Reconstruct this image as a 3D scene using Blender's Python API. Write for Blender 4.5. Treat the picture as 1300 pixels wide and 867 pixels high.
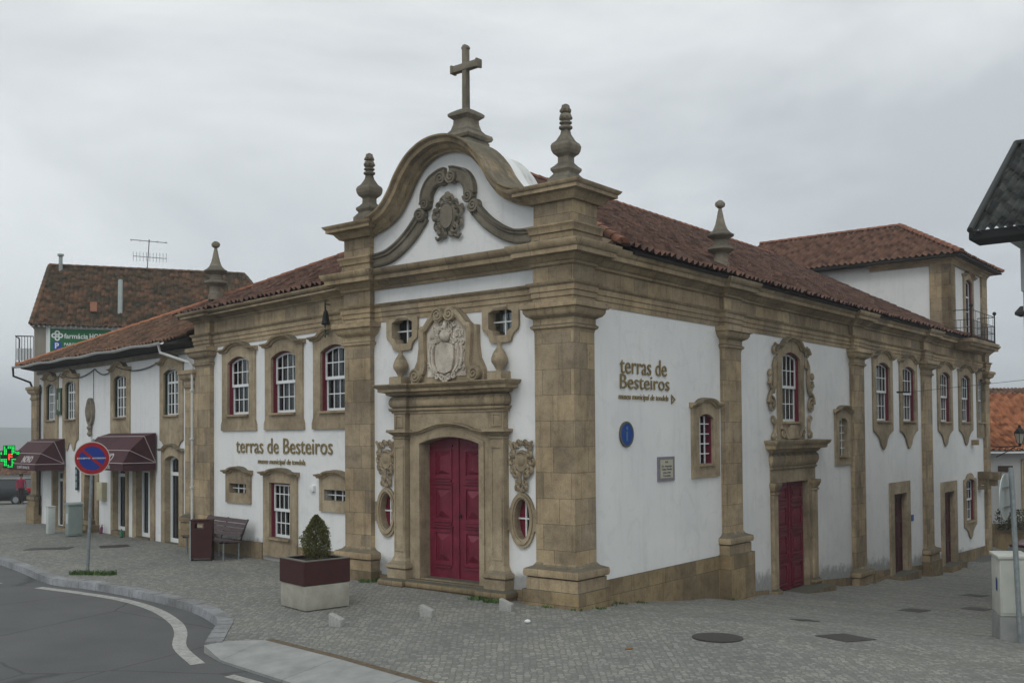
import bpy, bmesh, math, random
from mathutils import Vector, Matrix, noise
from mathutils.geometry import tessellate_polygon, delaunay_2d_cdt
random.seed(7)
scene = bpy.context.scene
for o in list(bpy.data.objects): bpy.data.objects.remove(o, do_unlink=True)
R = math.radians
# ------------------------------------------------------------------ camera
cam = bpy.data.cameras.new('camera'); co = bpy.data.objects.new('camera', cam); scene.collection.objects.link(co)
scene.camera = co
cam.sensor_width = 36; cam.lens = 1273/1300*36; cam.shift_y = 85.7/1300
cam.clip_start = 0.1; cam.clip_end = 9000
_p, _r = R(1.398), R(-0.442)
fwd = Vector((0, math.cos(_p), math.sin(_p))); rt = Vector((1, 0, 0)); up = rt.cross(fwd)
rt2 = math.cos(_r)*rt + math.sin(_r)*up; up2 = -math.sin(_r)*rt + math.cos(_r)*up
co.matrix_world = Matrix(((rt2.x, up2.x, -fwd.x, 0), (rt2.y, up2.y, -fwd.y, 0), (rt2.z, up2.z, -fwd.z, 3.0), (0, 0, 0, 1)))
# ------------------------------------------------------------------ world, sun, exposure
SUN_EL, SUN_AZ = 48, 205     # azimuth measured clockwise from +Y
w = bpy.data.worlds.new('World'); scene.world = w; w.use_nodes = True
nt = w.node_tree; nt.nodes.clear()
def N(nt, t, **k):
    n = nt.nodes.new(t)
    for a, b in k.items(): setattr(n, a, b)
    return n
out = N(nt, 'ShaderNodeOutputWorld')
sky = N(nt, 'ShaderNodeTexSky', sky_type='NISHITA', sun_disc=False)
sky.sun_elevation = R(SUN_EL); sky.sun_rotation = R(SUN_AZ)
bg1 = N(nt, 'ShaderNodeBackground'); bg1.inputs[1].default_value = 0.06
nt.links.new(sky.outputs[0], bg1.inputs[0])
tc = N(nt, 'ShaderNodeTexCoord'); mp = N(nt, 'ShaderNodeMapping'); mp.inputs['Scale'].default_value = (1, 1, 2.4)
mp.inputs['Location'].default_value = (0.35, 0.1, 0.2)
nt.links.new(tc.outputs['Generated'], mp.inputs[0])
n1 = N(nt, 'ShaderNodeTexNoise'); n1.inputs['Scale'].default_value = 1.7; n1.inputs['Detail'].default_value = 7; n1.inputs['Roughness'].default_value = 0.56
n1.inputs['Distortion'].default_value = 0.4
nt.links.new(mp.outputs[0], n1.inputs[0])
cr = N(nt, 'ShaderNodeValToRGB'); e = cr.color_ramp.elements
e[0].position = 0.36; e[0].color = (0.50, 0.535, 0.56, 1); e[1].position = 0.64; e[1].color = (0.80, 0.835, 0.84, 1)
nt.links.new(n1.outputs[0], cr.inputs[0])
sep = N(nt, 'ShaderNodeSeparateXYZ'); nt.links.new(tc.outputs['Generated'], sep.inputs[0])
gr = N(nt, 'ShaderNodeValToRGB'); g = gr.color_ramp.elements
g[0].position = 0.0; g[0].color = (0.80, 0.82, 0.85, 1); g[1].position = 0.42; g[1].color = (1.08, 1.07, 1.06, 1); g2_ = gr.color_ramp.elements.new(0.95); g2_.color = (1.55, 1.53, 1.5, 1)
nt.links.new(sep.outputs[2], gr.inputs[0])
mx = N(nt, 'ShaderNodeMix', data_type='RGBA', blend_type='MULTIPLY'); mx.inputs[0].default_value = 1
nt.links.new(cr.outputs[0], mx.inputs[6]); nt.links.new(gr.outputs[0], mx.inputs[7])
bg2 = N(nt, 'ShaderNodeBackground'); bg2.inputs[1].default_value = 1.0
nt.links.new(mx.outputs[2], bg2.inputs[0])
ms = N(nt, 'ShaderNodeMixShader'); ms.inputs[0].default_value = 0.93
nt.links.new(bg1.outputs[0], ms.inputs[1]); nt.links.new(bg2.outputs[0], ms.inputs[2]); nt.links.new(ms.outputs[0], out.inputs[0])
sl = bpy.data.lights.new('sun', 'SUN'); sl.energy = 0.5; sl.angle = R(20); sl.color = (1, 0.97, 0.92)
so = bpy.data.objects.new('sun', sl); scene.collection.objects.link(so)
_d = Vector((math.sin(R(SUN_AZ))*math.cos(R(SUN_EL)), math.cos(R(SUN_AZ))*math.cos(R(SUN_EL)), math.sin(R(SUN_EL))))
so.rotation_euler = (-_d).to_track_quat('-Z', 'Y').to_euler(); so.location = _d*60
scene.view_settings.view_transform = 'Standard'; scene.view_settings.look = 'None'
scene.view_settings.exposure = 0.30; scene.view_settings.gamma = 1
# ------------------------------------------------------------------ materials
def mat(name, base=(0.5, 0.5, 0.5), rough=0.8, metal=0.0, spec=0.3, emit=None):
    m = bpy.data.materials.new(name); m.use_nodes = True
    b = m.node_tree.nodes['Principled BSDF']
    b.inputs['Base Color'].default_value = (*base, 1); b.inputs['Roughness'].default_value = rough
    b.inputs['Metallic'].default_value = metal; b.inputs['Specular IOR Level'].default_value = spec
    if emit: b.inputs['Emission Color'].default_value = (*emit[0], 1); b.inputs['Emission Strength'].default_value = emit[1]
    return m
def ramp(nt, src, stops):
    r = N(nt, 'ShaderNodeValToRGB'); el = r.color_ramp.elements
    el[0].position, el[0].color = stops[0][0], (*stops[0][1], 1)
    el[1].position, el[1].color = stops[-1][0], (*stops[-1][1], 1)
    for p, c in stops[1:-1]:
        q = el.new(p); q.color = (*c, 1)
    nt.links.new(src, r.inputs[0]); return r.outputs[0]
def nz(nt, vec, scale, detail=4, rough=0.55, dist=0.0):
    n = N(nt, 'ShaderNodeTexNoise'); n.inputs['Scale'].default_value = scale; n.inputs['Detail'].default_value = detail
    n.inputs['Roughness'].default_value = rough; n.inputs['Distortion'].default_value = dist
    nt.links.new(vec, n.inputs[0]); return n.outputs[0]
def mixc(nt, fac, a, b, mode='MIX'):
    m = N(nt, 'ShaderNodeMix', data_type='RGBA', blend_type=mode)
    for i, v in ((0, fac), (6, a), (7, b)):
        if isinstance(v, (int, float)): m.inputs[i].default_value = v
        elif isinstance(v, tuple): m.inputs[i].default_value = (*v, 1)
        else: nt.links.new(v, m.inputs[i])
    return m.outputs[2]
def bump(nt, h, b, strength=0.4, dist=0.02):
    n = N(nt, 'ShaderNodeBump'); n.inputs['Strength'].default_value = strength; n.inputs['Distance'].default_value = dist
    nt.links.new(h, n.inputs['Height']); nt.links.new(n.outputs[0], b.inputs['Normal'])
def base(m): return m.node_tree, m.node_tree.nodes['Principled BSDF']
def ocoord(nt):   # world-space position, stays on the object
    g = N(nt, 'ShaderNodeNewGeometry'); return g.outputs['Position']

def stone(name, bw=0, rh=0, tint=(1, 1, 1), lichen=0.5):
    m = mat(name, rough=0.9, spec=0.2); nt, b = base(m); P_ = ocoord(nt)
    big = nz(nt, P_, 0.9, 4, 0.6, 0.3); mid = nz(nt, P_, 6, 5, 0.65); fine = nz(nt, P_, 60, 3, 0.7)
    c1 = ramp(nt, big, [(0.3, (0.23*tint[0], 0.182*tint[1], 0.12*tint[2])), (0.5, (0.36*tint[0], 0.288*tint[1], 0.195*tint[2])), (0.7, (0.47*tint[0], 0.385*tint[1], 0.268*tint[2]))])
    c2 = mixc(nt, 0.45, c1, ramp(nt, mid, [(0.3, (0.42, 0.41, 0.40)), (0.5, (0.95, 0.95, 0.94)), (0.7, (1.2, 1.18, 1.12))]), 'MULTIPLY')
    c3 = mixc(nt, 0.5, c2, ramp(nt, fine, [(0.25, (0.6, 0.6, 0.6)), (0.75, (1.3, 1.3, 1.3))]), 'MULTIPLY')
    h = fine
    if bw:
        uv = N(nt, 'ShaderNodeUVMap')
        br = N(nt, 'ShaderNodeTexBrick'); br.inputs['Scale'].default_value = 1
        br.inputs['Brick Width'].default_value = bw; br.inputs['Row Height'].default_value = rh
        br.inputs['Mortar Size'].default_value = 0.006; br.inputs['Mortar Smooth'].default_value = 0.3; br.inputs['Bias'].default_value = 0
        br.inputs['Color1'].default_value = (0.70, 0.70, 0.73, 1); br.inputs['Color2'].default_value = (1.24, 1.17, 1.03, 1); br.inputs['Mortar'].default_value = (0.34, 0.32, 0.30, 1)
        br.offset = 0.37; br.squash = 0.8; br.squash_frequency = 3
        nt.links.new(uv.outputs[0], br.inputs[0])
        c3 = mixc(nt, 0.8, c3, br.outputs[0], 'MULTIPLY')
    # rain streaks and rusty veins
    vm = N(nt, 'ShaderNodeMapping'); vm.inputs['Scale'].default_value = (7, 7, 0.45); nt.links.new(P_, vm.inputs[0])
    vf = ramp(nt, nz(nt, vm.outputs[0], 1.0, 6, 0.7), [(0.54, (0, 0, 0)), (0.74, (1, 1, 1))]); vq = N(nt, 'ShaderNodeMath', operation='MULTIPLY'); nt.links.new(vf, vq.inputs[0]); vq.inputs[1].default_value = 0.5
    c3 = mixc(nt, vq.outputs[0], c3, (0.085, 0.07, 0.05))
    sp = ramp(nt, nz(nt, P_, 130, 2, 0.5), [(0.38, (0.55, 0.55, 0.55)), (0.5, (1, 1, 1)), (0.66, (1.35, 1.35, 1.35))]); c3 = mixc(nt, 0.55, c3, sp, 'MULTIPLY')
    # lichen and soot on weathered upper faces
    ge = N(nt, 'ShaderNodeNewGeometry'); s = N(nt, 'ShaderNodeSeparateXYZ'); nt.links.new(ge.outputs['True Normal'], s.inputs[0])
    rz = N(nt, 'ShaderNodeMapRange'); rz.inputs[1].default_value = 0.2; rz.inputs[2].default_value = 0.9; nt.links.new(s.outputs[2], rz.inputs[0])
    sm = N(nt, 'ShaderNodeMapping'); sm.inputs['Scale'].default_value = (2.2, 2.2, 0.5); nt.links.new(P_, sm.inputs[0])
    st = nz(nt, sm.outputs[0], 1.6, 5, 0.7)
    a = N(nt, 'ShaderNodeMath', operation='MULTIPLY_ADD'); nt.links.new(rz.outputs[0], a.inputs[0]); a.inputs[1].default_value = 0.5; nt.links.new(st, a.inputs[2])
    mk = N(nt, 'ShaderNodeMapRange'); mk.inputs[1].default_value = 0.60; mk.inputs[2].default_value = 0.84; mk.inputs[4].default_value = lichen; nt.links.new(a.outputs[0], mk.inputs[0])
    c4 = mixc(nt, mk.outputs[0], c3, mixc(nt, nz(nt, P_, 14, 3), (0.045, 0.045, 0.036), (0.13, 0.125, 0.095)))
    nt.links.new(c4, b.inputs['Base Color']); bump(nt, mid, b, 0.5, 0.012)
    return m
def plaster(name, col=(0.79, 0.795, 0.785), dirt=0.5, basez=None):
    m = mat(name, rough=0.85, spec=0.2); nt, b = base(m); P_ = ocoord(nt)
    big = nz(nt, P_, 0.7, 5, 0.6); fine = nz(nt, P_, 25, 4)
    c = mixc(nt, 0.5, col, ramp(nt, big, [(0.3, (0.80, 0.81, 0.82)), (0.7, (1.04, 1.04, 1.03))]), 'MULTIPLY')
    sm = N(nt, 'ShaderNodeMapping'); sm.inputs['Scale'].default_value = (3.5, 3.5, 0.35); nt.links.new(P_, sm.inputs[0])
    st = ramp(nt, nz(nt, sm.outputs[0], 1.2, 6, 0.7), [(0.52, (0, 0, 0)), (0.80, (1, 1, 1))])
    f = N(nt, 'ShaderNodeMath', operation='MULTIPLY'); nt.links.new(st, f.inputs[0]); f.inputs[1].default_value = dirt*0.5
    c = mixc(nt, f.outputs[0], c, (0.33, 0.33, 0.31))
    pt = ramp(nt, nz(nt, P_, 2.1, 2, 0.4, 1.5), [(0.60, (0, 0, 0)), (0.63, (1, 1, 1))]); pq = N(nt, 'ShaderNodeMath', operation='MULTIPLY'); nt.links.new(pt, pq.inputs[0]); pq.inputs[1].default_value = 0.10
    c = mixc(nt, pq.outputs[0], c, (0.42, 0.43, 0.43))
    if basez:    # rising-damp stain: z below a sloping line (z0, slope along dS, thickness)
        z0, sl, th = basez
        dt = N(nt, 'ShaderNodeVectorMath', operation='DOT_PRODUCT'); nt.links.new(P_, dt.inputs[0]); dt.inputs[1].default_value = (dS.x*sl, dS.y*sl, 1)
        ad = N(nt, 'ShaderNodeMath', operation='SUBTRACT'); nt.links.new(dt.outputs['Value'], ad.inputs[0]); ad.inputs[1].default_value = z0
        nn = N(nt, 'ShaderNodeMath', operation='MULTIPLY_ADD'); nt.links.new(nz(nt, P_, 3, 6, 0.7), nn.inputs[0]); nn.inputs[1].default_value = -1.6*th; nt.links.new(ad.outputs[0], nn.inputs[2])
        mr = N(nt, 'ShaderNodeMapRange'); mr.inputs[1].default_value = -0.55*th; mr.inputs[2].default_value = -1.0*th; mr.inputs[3].default_value = 0; mr.inputs[4].default_value = 0.75
        nt.links.new(nn.outputs[0], mr.inputs[0])
        c = mixc(nt, mr.outputs[0], c, mixc(nt, nz(nt, P_, 9, 4), (0.09, 0.09, 0.085), (0.36, 0.37, 0.36)))
    nt.links.new(c, b.inputs['Base Color']); bump(nt, fine, b, 0.25, 0.01); return m
def tiles(name, cols, moss=0.0, mosscol=(0.035, 0.035, 0.02)):
    m = mat(name, rough=0.9, spec=0.15); nt, b = base(m); P_ = ocoord(nt)
    uv = N(nt, 'ShaderNodeUVMap'); fl = N(nt, 'ShaderNodeVectorMath', operation='FLOOR'); nt.links.new(uv.outputs[0], fl.inputs[0])
    wn = N(nt, 'ShaderNodeTexWhiteNoise', noise_dimensions='3D'); nt.links.new(fl.outputs[0], wn.inputs[0])
    c = ramp(nt, wn.outputs[0], [(0, cols[0]), (0.5, cols[1]), (1, cols[2])])
    c = mixc(nt, 0.6, c, ramp(nt, nz(nt, P_, 7, 4, 0.7), [(0.3, (0.72, 0.72, 0.72)), (0.7, (1.18, 1.17, 1.15))]), 'MULTIPLY')
    f = ramp(nt, nz(nt, P_, 1.4, 6, 0.75), [(0.62-0.3*moss, (0, 0, 0)), (0.78-0.28*moss, (1, 1, 1))])
    g2 = N(nt, 'ShaderNodeMath', operation='MULTIPLY'); nt.links.new(f, g2.inputs[0]); g2.inputs[1].default_value = 0.85
    c = mixc(nt, g2.outputs[0], c, mixc(nt, nz(nt, P_, 18, 4), mosscol, tuple(x*3 for x in mosscol)))
    nt.links.new(c, b.inputs['Base Color']); bump(nt, nz(nt, P_, 40, 3), b, 0.3, 0.01); return m
def noisy(name, a, b_, scale=8, rough=0.8, metal=0, spec=0.3, bmp=0.2, det=4):
    m = mat(name, rough=rough, metal=metal, spec=spec); nt, b = base(m); P_ = ocoord(nt)
    n = nz(nt, P_, scale, det, 0.65); nt.links.new(ramp(nt, n, [(0.3, a), (0.7, b_)]), b.inputs['Base Color'])
    if bmp: bump(nt, n, b, bmp, 0.01)
    return m
def cobbles():
    m = mat('granite_setts', rough=0.85, spec=0.25); nt, b = base(m); P_ = ocoord(nt)
    wob = N(nt, 'ShaderNodeMix', data_type='VECTOR'); wob.inputs[0].default_value = 0.06
    nn = N(nt, 'ShaderNodeTexNoise'); nn.inputs['Scale'].default_value = 1.1; nt.links.new(P_, nn.inputs[0])
    nt.links.new(P_, wob.inputs[4]); nt.links.new(nn.outputs[1], wob.inputs[5])
    v1 = N(nt, 'ShaderNodeTexVoronoi', feature='DISTANCE_TO_EDGE', distance='EUCLIDEAN'); v1.inputs['Scale'].default_value = 12.5; v1.inputs['Randomness'].default_value = 0.55
    v2 = N(nt, 'ShaderNodeTexVoronoi', feature='F1'); v2.inputs['Scale'].default_value = 12.5; v2.inputs['Randomness'].default_value = 0.55
    nt.links.new(wob.outputs[1], v1.inputs['Vector']); nt.links.new(wob.outputs[1], v2.inputs['Vector'])
    wn = N(nt, 'ShaderNodeTexWhiteNoise', noise_dimensions='3D'); nt.links.new(v2.outputs['Position'], wn.inputs[0])
    c = ramp(nt, wn.outputs[0], [(0, (0.15, 0.155, 0.148)), (0.5, (0.19, 0.193, 0.18)), (1, (0.26, 0.26, 0.24))])
    c = mixc(nt, 0.55, c, ramp(nt, nz(nt, P_, 0.55, 6, 0.65), [(0.3, (0.60, 0.62, 0.63)), (0.5, (1, 1, 1)), (0.72, (1.36, 1.30, 1.16))]), 'MULTIPLY')
    c = mixc(nt, 0.5, c, ramp(nt, nz(nt, P_, 55, 3, 0.7), [(0.3, (0.6, 0.6, 0.6)), (0.7, (1.35, 1.35, 1.35))]), 'MULTIPLY')
    jf = ramp(nt, v1.outputs[0], [(0.03, (1, 1, 1)), (0.13, (0, 0, 0))])
    jc = mixc(nt, nz(nt, P_, 0.8, 4), (0.11, 0.112, 0.10), (0.155, 0.155, 0.13))
    c = mixc(nt, jf, c, jc)
    # moss and rust-brown dirt patches
    d = ramp(nt, nz(nt, P_, 0.9, 7, 0.75, 0.5), [(0.64, (0, 0, 0)), (0.78, (1, 1, 1))])
    dm = N(nt, 'ShaderNodeMath', operation='MULTIPLY'); nt.links.new(d, dm.inputs[0]); dm.inputs[1].default_value = 0.5
    c = mixc(nt, dm.outputs[0], c, (0.075, 0.082, 0.04))
    nt.links.new(c, b.inputs['Base Color'])
    h = ramp(nt, v1.outputs[0], [(0.0, (0, 0, 0)), (0.22, (1, 1, 1))]); bump(nt, h, b, 0.55, 0.018); return m
# ------------------------------------------------------------------ frames (a facade plane: origin, along, outward)
P = Vector((1.09, 17.5875, 0)); A = R(51.557)
dF = Vector((-math.sin(A), math.cos(A), 0)); dS = Vector((math.cos(A), math.sin(A), 0))
W0 = Vector((-4.04, 22.29, 0)); dW = Vector((-0.67983, 0.73337, 0)); nW = Vector((-0.73337, -0.67983, 0))
Z = Vector((0, 0, 1))
class Fr:
    def __init__(s, o, d, n): s.o, s.d, s.n = o.copy(), d.normalized(), n.normalized(); s.r = Z.cross(s.n)
    def p(s, u, o, z): return s.o + s.d*u + s.n*o + Z*z
    def xy(s, u, o): q = s.p(u, o, 0); return (q.x, q.y)
F = Fr(P, dF, -dS); S = Fr(P, dS, -dF); W = Fr(W0, dW, nW); T = Fr(P+23.9*dS, dF, -dS)
WO = -0.12      # wall plane behind pilaster faces
COL = scene.collection
class MB:
    def __init__(s): s.v = []; s.f = []; s.uv = None
    def add(s, vs, fs):
        k = len(s.v); s.v += [Vector(v) for v in vs]; s.f += [tuple(i+k for i in f) for f in fs]; return s
    def box(s, fr, u0, u1, o0, o1, z0, z1):
        vs = [fr.p(u, o, z) for z in (z0, z1) for o in (o0, o1) for u in (u0, u1)]
        return s.add(vs, [(0, 1, 3, 2), (4, 6, 7, 5), (0, 4, 5, 1), (2, 3, 7, 6), (0, 2, 6, 4), (1, 5, 7, 3)])
    def prism(s, fr, outer, o0, o1, holes=()):
        loops = [list(outer)] + [list(h) for h in holes]
        flat = [p for l in loops for p in l]
        tri = tessellate_polygon([[Vector((a, b, 0)) for a, b in l] for l in loops])
        n = len(flat); vs = [fr.p(a, o1, b) for a, b in flat] + [fr.p(a, o0, b) for a, b in flat]
        fs = [tuple(t) for t in tri] + [tuple(i+n for i in reversed(t)) for t in tri]
        k = 0
        for l in loops:
            m = len(l)
            for i in range(m): j = (i+1) % m; fs.append((k+i, k+j, k+j+n, k+i+n))
            k += m
        return s.add(vs, fs)
    def sweep_plan(s, path, prof, sgn=1):
        pts = [Vector((x, y)) for x, y in path]; n = len(pts); mit = []
        for i in range(n):
            ns = []
            for a, b in ((i-1, i), (i, i+1)):
                if a >= 0 and b < n:
                    d = (pts[b]-pts[a]).normalized(); ns.append(Vector((-d.y, d.x))*sgn)
            m = ns[0] if len(ns) == 1 else (ns[0]+ns[1])/(1+ns[0].dot(ns[1]))
            mit.append(m)
        k = len(prof); vs = []
        for p, m in zip(pts, mit):
            for off, z in prof: q = p+m*off; vs.append(Vector((q.x, q.y, z)))
        fs = [(i*k+j, (i+1)*k+j, (i+1)*k+j+1, i*k+j+1) for i in range(n-1) for j in range(k-1)]
        fs += [tuple(range(k)), tuple(reversed(range((n-1)*k, n*k)))]
        return s.add(vs, fs)
    def sweep_face(s, fr, path, prof, sgn=1):
        pts = [Vector(p) for p in path]; n = len(pts); k = len(prof); vs = []
        for i in range(n):
            ns = []
            for a, b in ((i-1, i), (i, i+1)):
                if a >= 0 and b < n:
                    d = (pts[b]-pts[a]).normalized(); ns.append(Vector((-d.y, d.x))*sgn)
            m = ns[0] if len(ns) == 1 else (ns[0]+ns[1])/max(0.3, 1+ns[0].dot(ns[1]))
            for a, o in prof: q = pts[i]+m*a; vs.append(fr.p(q.x, o, q.y))
        fs = [(i*k+j, (i+1)*k+j, (i+1)*k+j+1, i*k+j+1) for i in range(n-1) for j in range(k-1)]
        fs += [tuple(range(k)), tuple(reversed(range((n-1)*k, n*k)))]
        return s.add(vs, fs)
    def lathe(s, c, prof, seg=20, rot=0.0, sq=False):
        c = Vector(c); vs = []; q = math.sqrt(2) if sq else 1; seg = 4 if sq else seg
        a0 = (A+R(45)) if sq else rot
        for r, z in prof:
            for i in range(seg):
                a = a0+2*math.pi*i/seg; vs.append(c+Vector((math.cos(a)*r*q, math.sin(a)*r*q, z)))
        fs = [(i*seg+j, i*seg+(j+1) % seg, (i+1)*seg+(j+1) % seg, (i+1)*seg+j) for i in range(len(prof)-1) for j in range(seg)]
        fs += [tuple(reversed(range(seg))), tuple(range((len(prof)-1)*seg, len(prof)*seg))]
        return s.add(vs, fs)
    def tube(s, pts, rad, seg=6, nrm=None):
        pts = [Vector(p) for p in pts]; n = len(pts)
        if not isinstance(rad, (list, tuple)): rad = [rad]*n
        vs = []; pu = nrm
        for i in range(n):
            d = (pts[min(i+1, n-1)]-pts[max(i-1, 0)]).normalized()
            if pu is None: pu = Vector((0, 0, 1)) if abs(d.z) < 0.9 else Vector((1, 0, 0))
            x = d.cross(pu).normalized(); y = x.cross(d).normalized(); pu = y
            for j in range(seg):
                a = 2*math.pi*j/seg; vs.append(pts[i]+(x*math.cos(a)+y*math.sin(a))*rad[i])
        fs = [(i*seg+j, i*seg+(j+1) % seg, (i+1)*seg+(j+1) % seg, (i+1)*seg+j) for i in range(n-1) for j in range(seg)]
        fs += [tuple(reversed(range(seg))), tuple(range((n-1)*seg, n*seg))]
        return s.add(vs, fs)
    def ball(s, c, r, fr=None, seg=10, rings=7):   # r = (u, out, z) radii
        c = Vector(c); ax = (fr.d, fr.n, Z) if fr else (Vector((1, 0, 0)), Vector((0, 1, 0)), Z)
        if not isinstance(r, (list, tuple)): r = (r, r, r)
        vs = []
        for i in range(rings+1):
            t = math.pi*i/rings
            for j in range(seg):
                a = 2*math.pi*j/seg
                vs.append(c+ax[0]*r[0]*math.sin(t)*math.cos(a)+ax[1]*r[1]*math.sin(t)*math.sin(a)+ax[2]*r[2]*math.cos(t))
        fs = [(i*seg+j, i*seg+(j+1) % seg, (i+1)*seg+(j+1) % seg, (i+1)*seg+j) for i in range(rings) for j in range(seg)]
        return s.add(vs, fs)
def link(name, data): o = bpy.data.objects.new(name, data); COL.objects.link(o); return o
def obj(name, mb, m, parent=None, label=None, kind=None, recalc=True, smooth=True, org=None, bev=0):
    me = bpy.data.meshes.new(name)
    org = Vector(org) if org is not None else (parent.matrix_world.translation.copy() if parent else Vector((0, 0, 0)))
    if parent:
        org = Vector((0, 0, 0)); q = parent
        while q: org += q.location; q = q.parent
    me.from_pydata([v-org for v in mb.v], [], mb.f)
    bm = bmesh.new(); bm.from_mesh(me)
    if recalc: bmesh.ops.recalc_face_normals(bm, faces=bm.faces)
    if bev:
        bmesh.ops.bevel(bm, geom=[e for e in bm.edges if len(e.link_faces) == 2 and e.calc_face_angle(0) > 0.5], offset=bev, segments=2, affect='EDGES', profile=0.5)
    uvl = bm.loops.layers.uv.new('UVMap'); bm.normal_update()
    cache = mb.uv
    for f in bm.faces:
        n = f.normal; f.smooth = smooth
        if abs(n.z) > 0.75:
            for l in f.loops: c = l.vert.co+org; l[uvl].uv = (c.x, c.y)
        else:
            t = Vector((-n.y, n.x)); t.normalize()
            if t.x < 0: t = -t
            for l in f.loops: c = l.vert.co+org; l[uvl].uv = (c.x*t.x+c.y*t.y, c.z)
        if cache:
            for l in f.loops: l[uvl].uv = cache[l.vert.index]
    if smooth:
        for e_ in bm.edges:
            if len(e_.link_faces) == 2 and e_.calc_face_angle(0) > 0.6: e_.smooth = False
    bm.to_mesh(me); bm.free()
    for mm in (m if isinstance(m, (list, tuple)) else [m]): me.materials.append(mm)
    o = link(name, me); o.location = (0, 0, 0) if parent else org
    if parent: o.parent = parent
    if label: o['label'] = label
    if kind: o['kind'] = kind
    return o
def tag(o, label, cat, group=None):
    o['label'] = label; o['category'] = cat
    if group: o['group'] = group
    return o
def thing(name, loc, label, cat, group=None):
    o = bpy.data.objects.new(name, None); COL.objects.link(o); o.location = loc; o.empty_display_size = 0.3
    return tag(o, label, cat, group)
def single(name, mb, m, label, cat, org, group=None, **k): return tag(obj(name, mb, m, org=org, **k), label, cat, group)
def textmb(s, fr, uc, z, h, o, depth=0.02, width=None, align='CENTER', bold=0.0, sx=1.0, slant=0):
    cu = bpy.data.curves.new('t', 'FONT'); cu.body = s; cu.size = 1; cu.extrude = 0.5; cu.offset = bold; cu.shear = slant; cu.resolution_u = 3
    ob = bpy.data.objects.new('t', cu); COL.objects.link(ob); bpy.context.view_layer.update()
    me = bpy.data.meshes.new_from_object(ob.evaluated_get(bpy.context.evaluated_depsgraph_get()))
    vs = [v.co.copy() for v in me.vertices]; fs = [tuple(p.vertices) for p in me.polygons]
    bpy.data.objects.remove(ob); bpy.data.curves.remove(cu); bpy.data.meshes.remove(me)
    x0, x1 = min(v.x for v in vs), max(v.x for v in vs)
    k = (width/(x1-x0)) if width else h*sx
    off = {'CENTER': (x0+x1)/2, 'LEFT': x0}[align]
    mb = MB(); c = fr.p(uc, o, z)
    mb.add([c + fr.r*((v.x-off)*k) + Z*(v.y*h) + fr.n*((v.z+0.5)*depth) for v in vs], fs)
    return mb
def wordobjs(name, mb, m, par, gap):
    # one mesh per word: islands clustered along the reading direction
    idx = list(range(len(mb.v)))
    def fd(i):
        while idx[i] != i: idx[i] = idx[idx[i]]; i = idx[i]
        return i
    for f in mb.f:
        for j in f[1:]: idx[fd(j)] = fd(f[0])
    v0 = mb.v[0]; far = max(mb.v, key=lambda v: (v-v0).length); near = max(mb.v, key=lambda v: (v-far).length); ax = (far-near); ax.z = 0; ax.normalize()
    isl = {}
    for i, v in enumerate(mb.v): isl.setdefault(fd(i), []).append(v.dot(ax))
    iv = sorted((min(q), max(q), k) for k, q in isl.items()); groups = []; hi = None
    for a, b, k in iv:
        if hi is None or a-hi > gap: groups.append(set()); hi = b
        groups[-1].add(k); hi = max(hi, b)
    for g in groups:
        r = MB(); mp_ = {}
        for i, v in enumerate(mb.v):
            if fd(i) in g: mp_[i] = len(r.v); r.v.append(v)
        r.f = [tuple(mp_[j] for j in f) for f in mb.f if f[0] in mp_]; obj(name, r, m, par)
def merge(*ms):
    r = MB()
    for m in ms: r.add(m.v, m.f)
    return r
def arc(u0, u1, zs, rise, n=10):
    return [(u0+(u1-u0)*i/n, zs+rise*(1-(2*i/n-1)**2)) for i in range(n+1)]
def rect(u0, u1, z0, z1): return [(u0, z0), (u1, z0), (u1, z1), (u0, z1)]
def oval(cu, cz, ru, rz, n=24, a0=0): return [(cu+ru*math.cos(2*math.pi*i/n+a0), cz+rz*math.sin(2*math.pi*i/n+a0)) for i in range(n)]
def smoothpts(pts, n=6):
    out = []; P4 = [pts[0]]+list(pts)+[pts[-1]]
    for i in range(1, len(P4)-2):
        p0, p1, p2, p3 = [Vector(q) for q in P4[i-1:i+3]]
        for k in range(n):
            t = k/n; q = 0.5*((2*p1)+(p2-p0)*t+(2*p0-5*p1+4*p2-p3)*t*t+(3*p1-p0-3*p2+p3)*t**3); out.append(tuple(q))
    out.append(tuple(pts[-1])); return out
def spiral(cu, cz, r, turns=1.5, a0=0.0, sgn=1, n=22, rmin=0.12):
    return [(cu+r*(1-(1-rmin)*i/n)*math.cos(a0+sgn*2*math.pi*turns*i/n), cz+r*(1-(1-rmin)*i/n)*math.sin(a0+sgn*2*math.pi*turns*i/n)) for i in range(n+1)]
def rtube(mb, fr, pts, rad, o, seg=6):
    mb.tube([fr.p(u, o, z) for u, z in pts], rad, seg, nrm=fr.n)
def wallgrid(mb, fr, u0, u1, z0, z1, holes, o0, o1):
    """wall slab with rectangular holes (front, back and reveals)"""
    mb.prism(fr, rect(u0, u1, z0, z1), o0, o1, [rect(*h) for h in holes])
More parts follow.
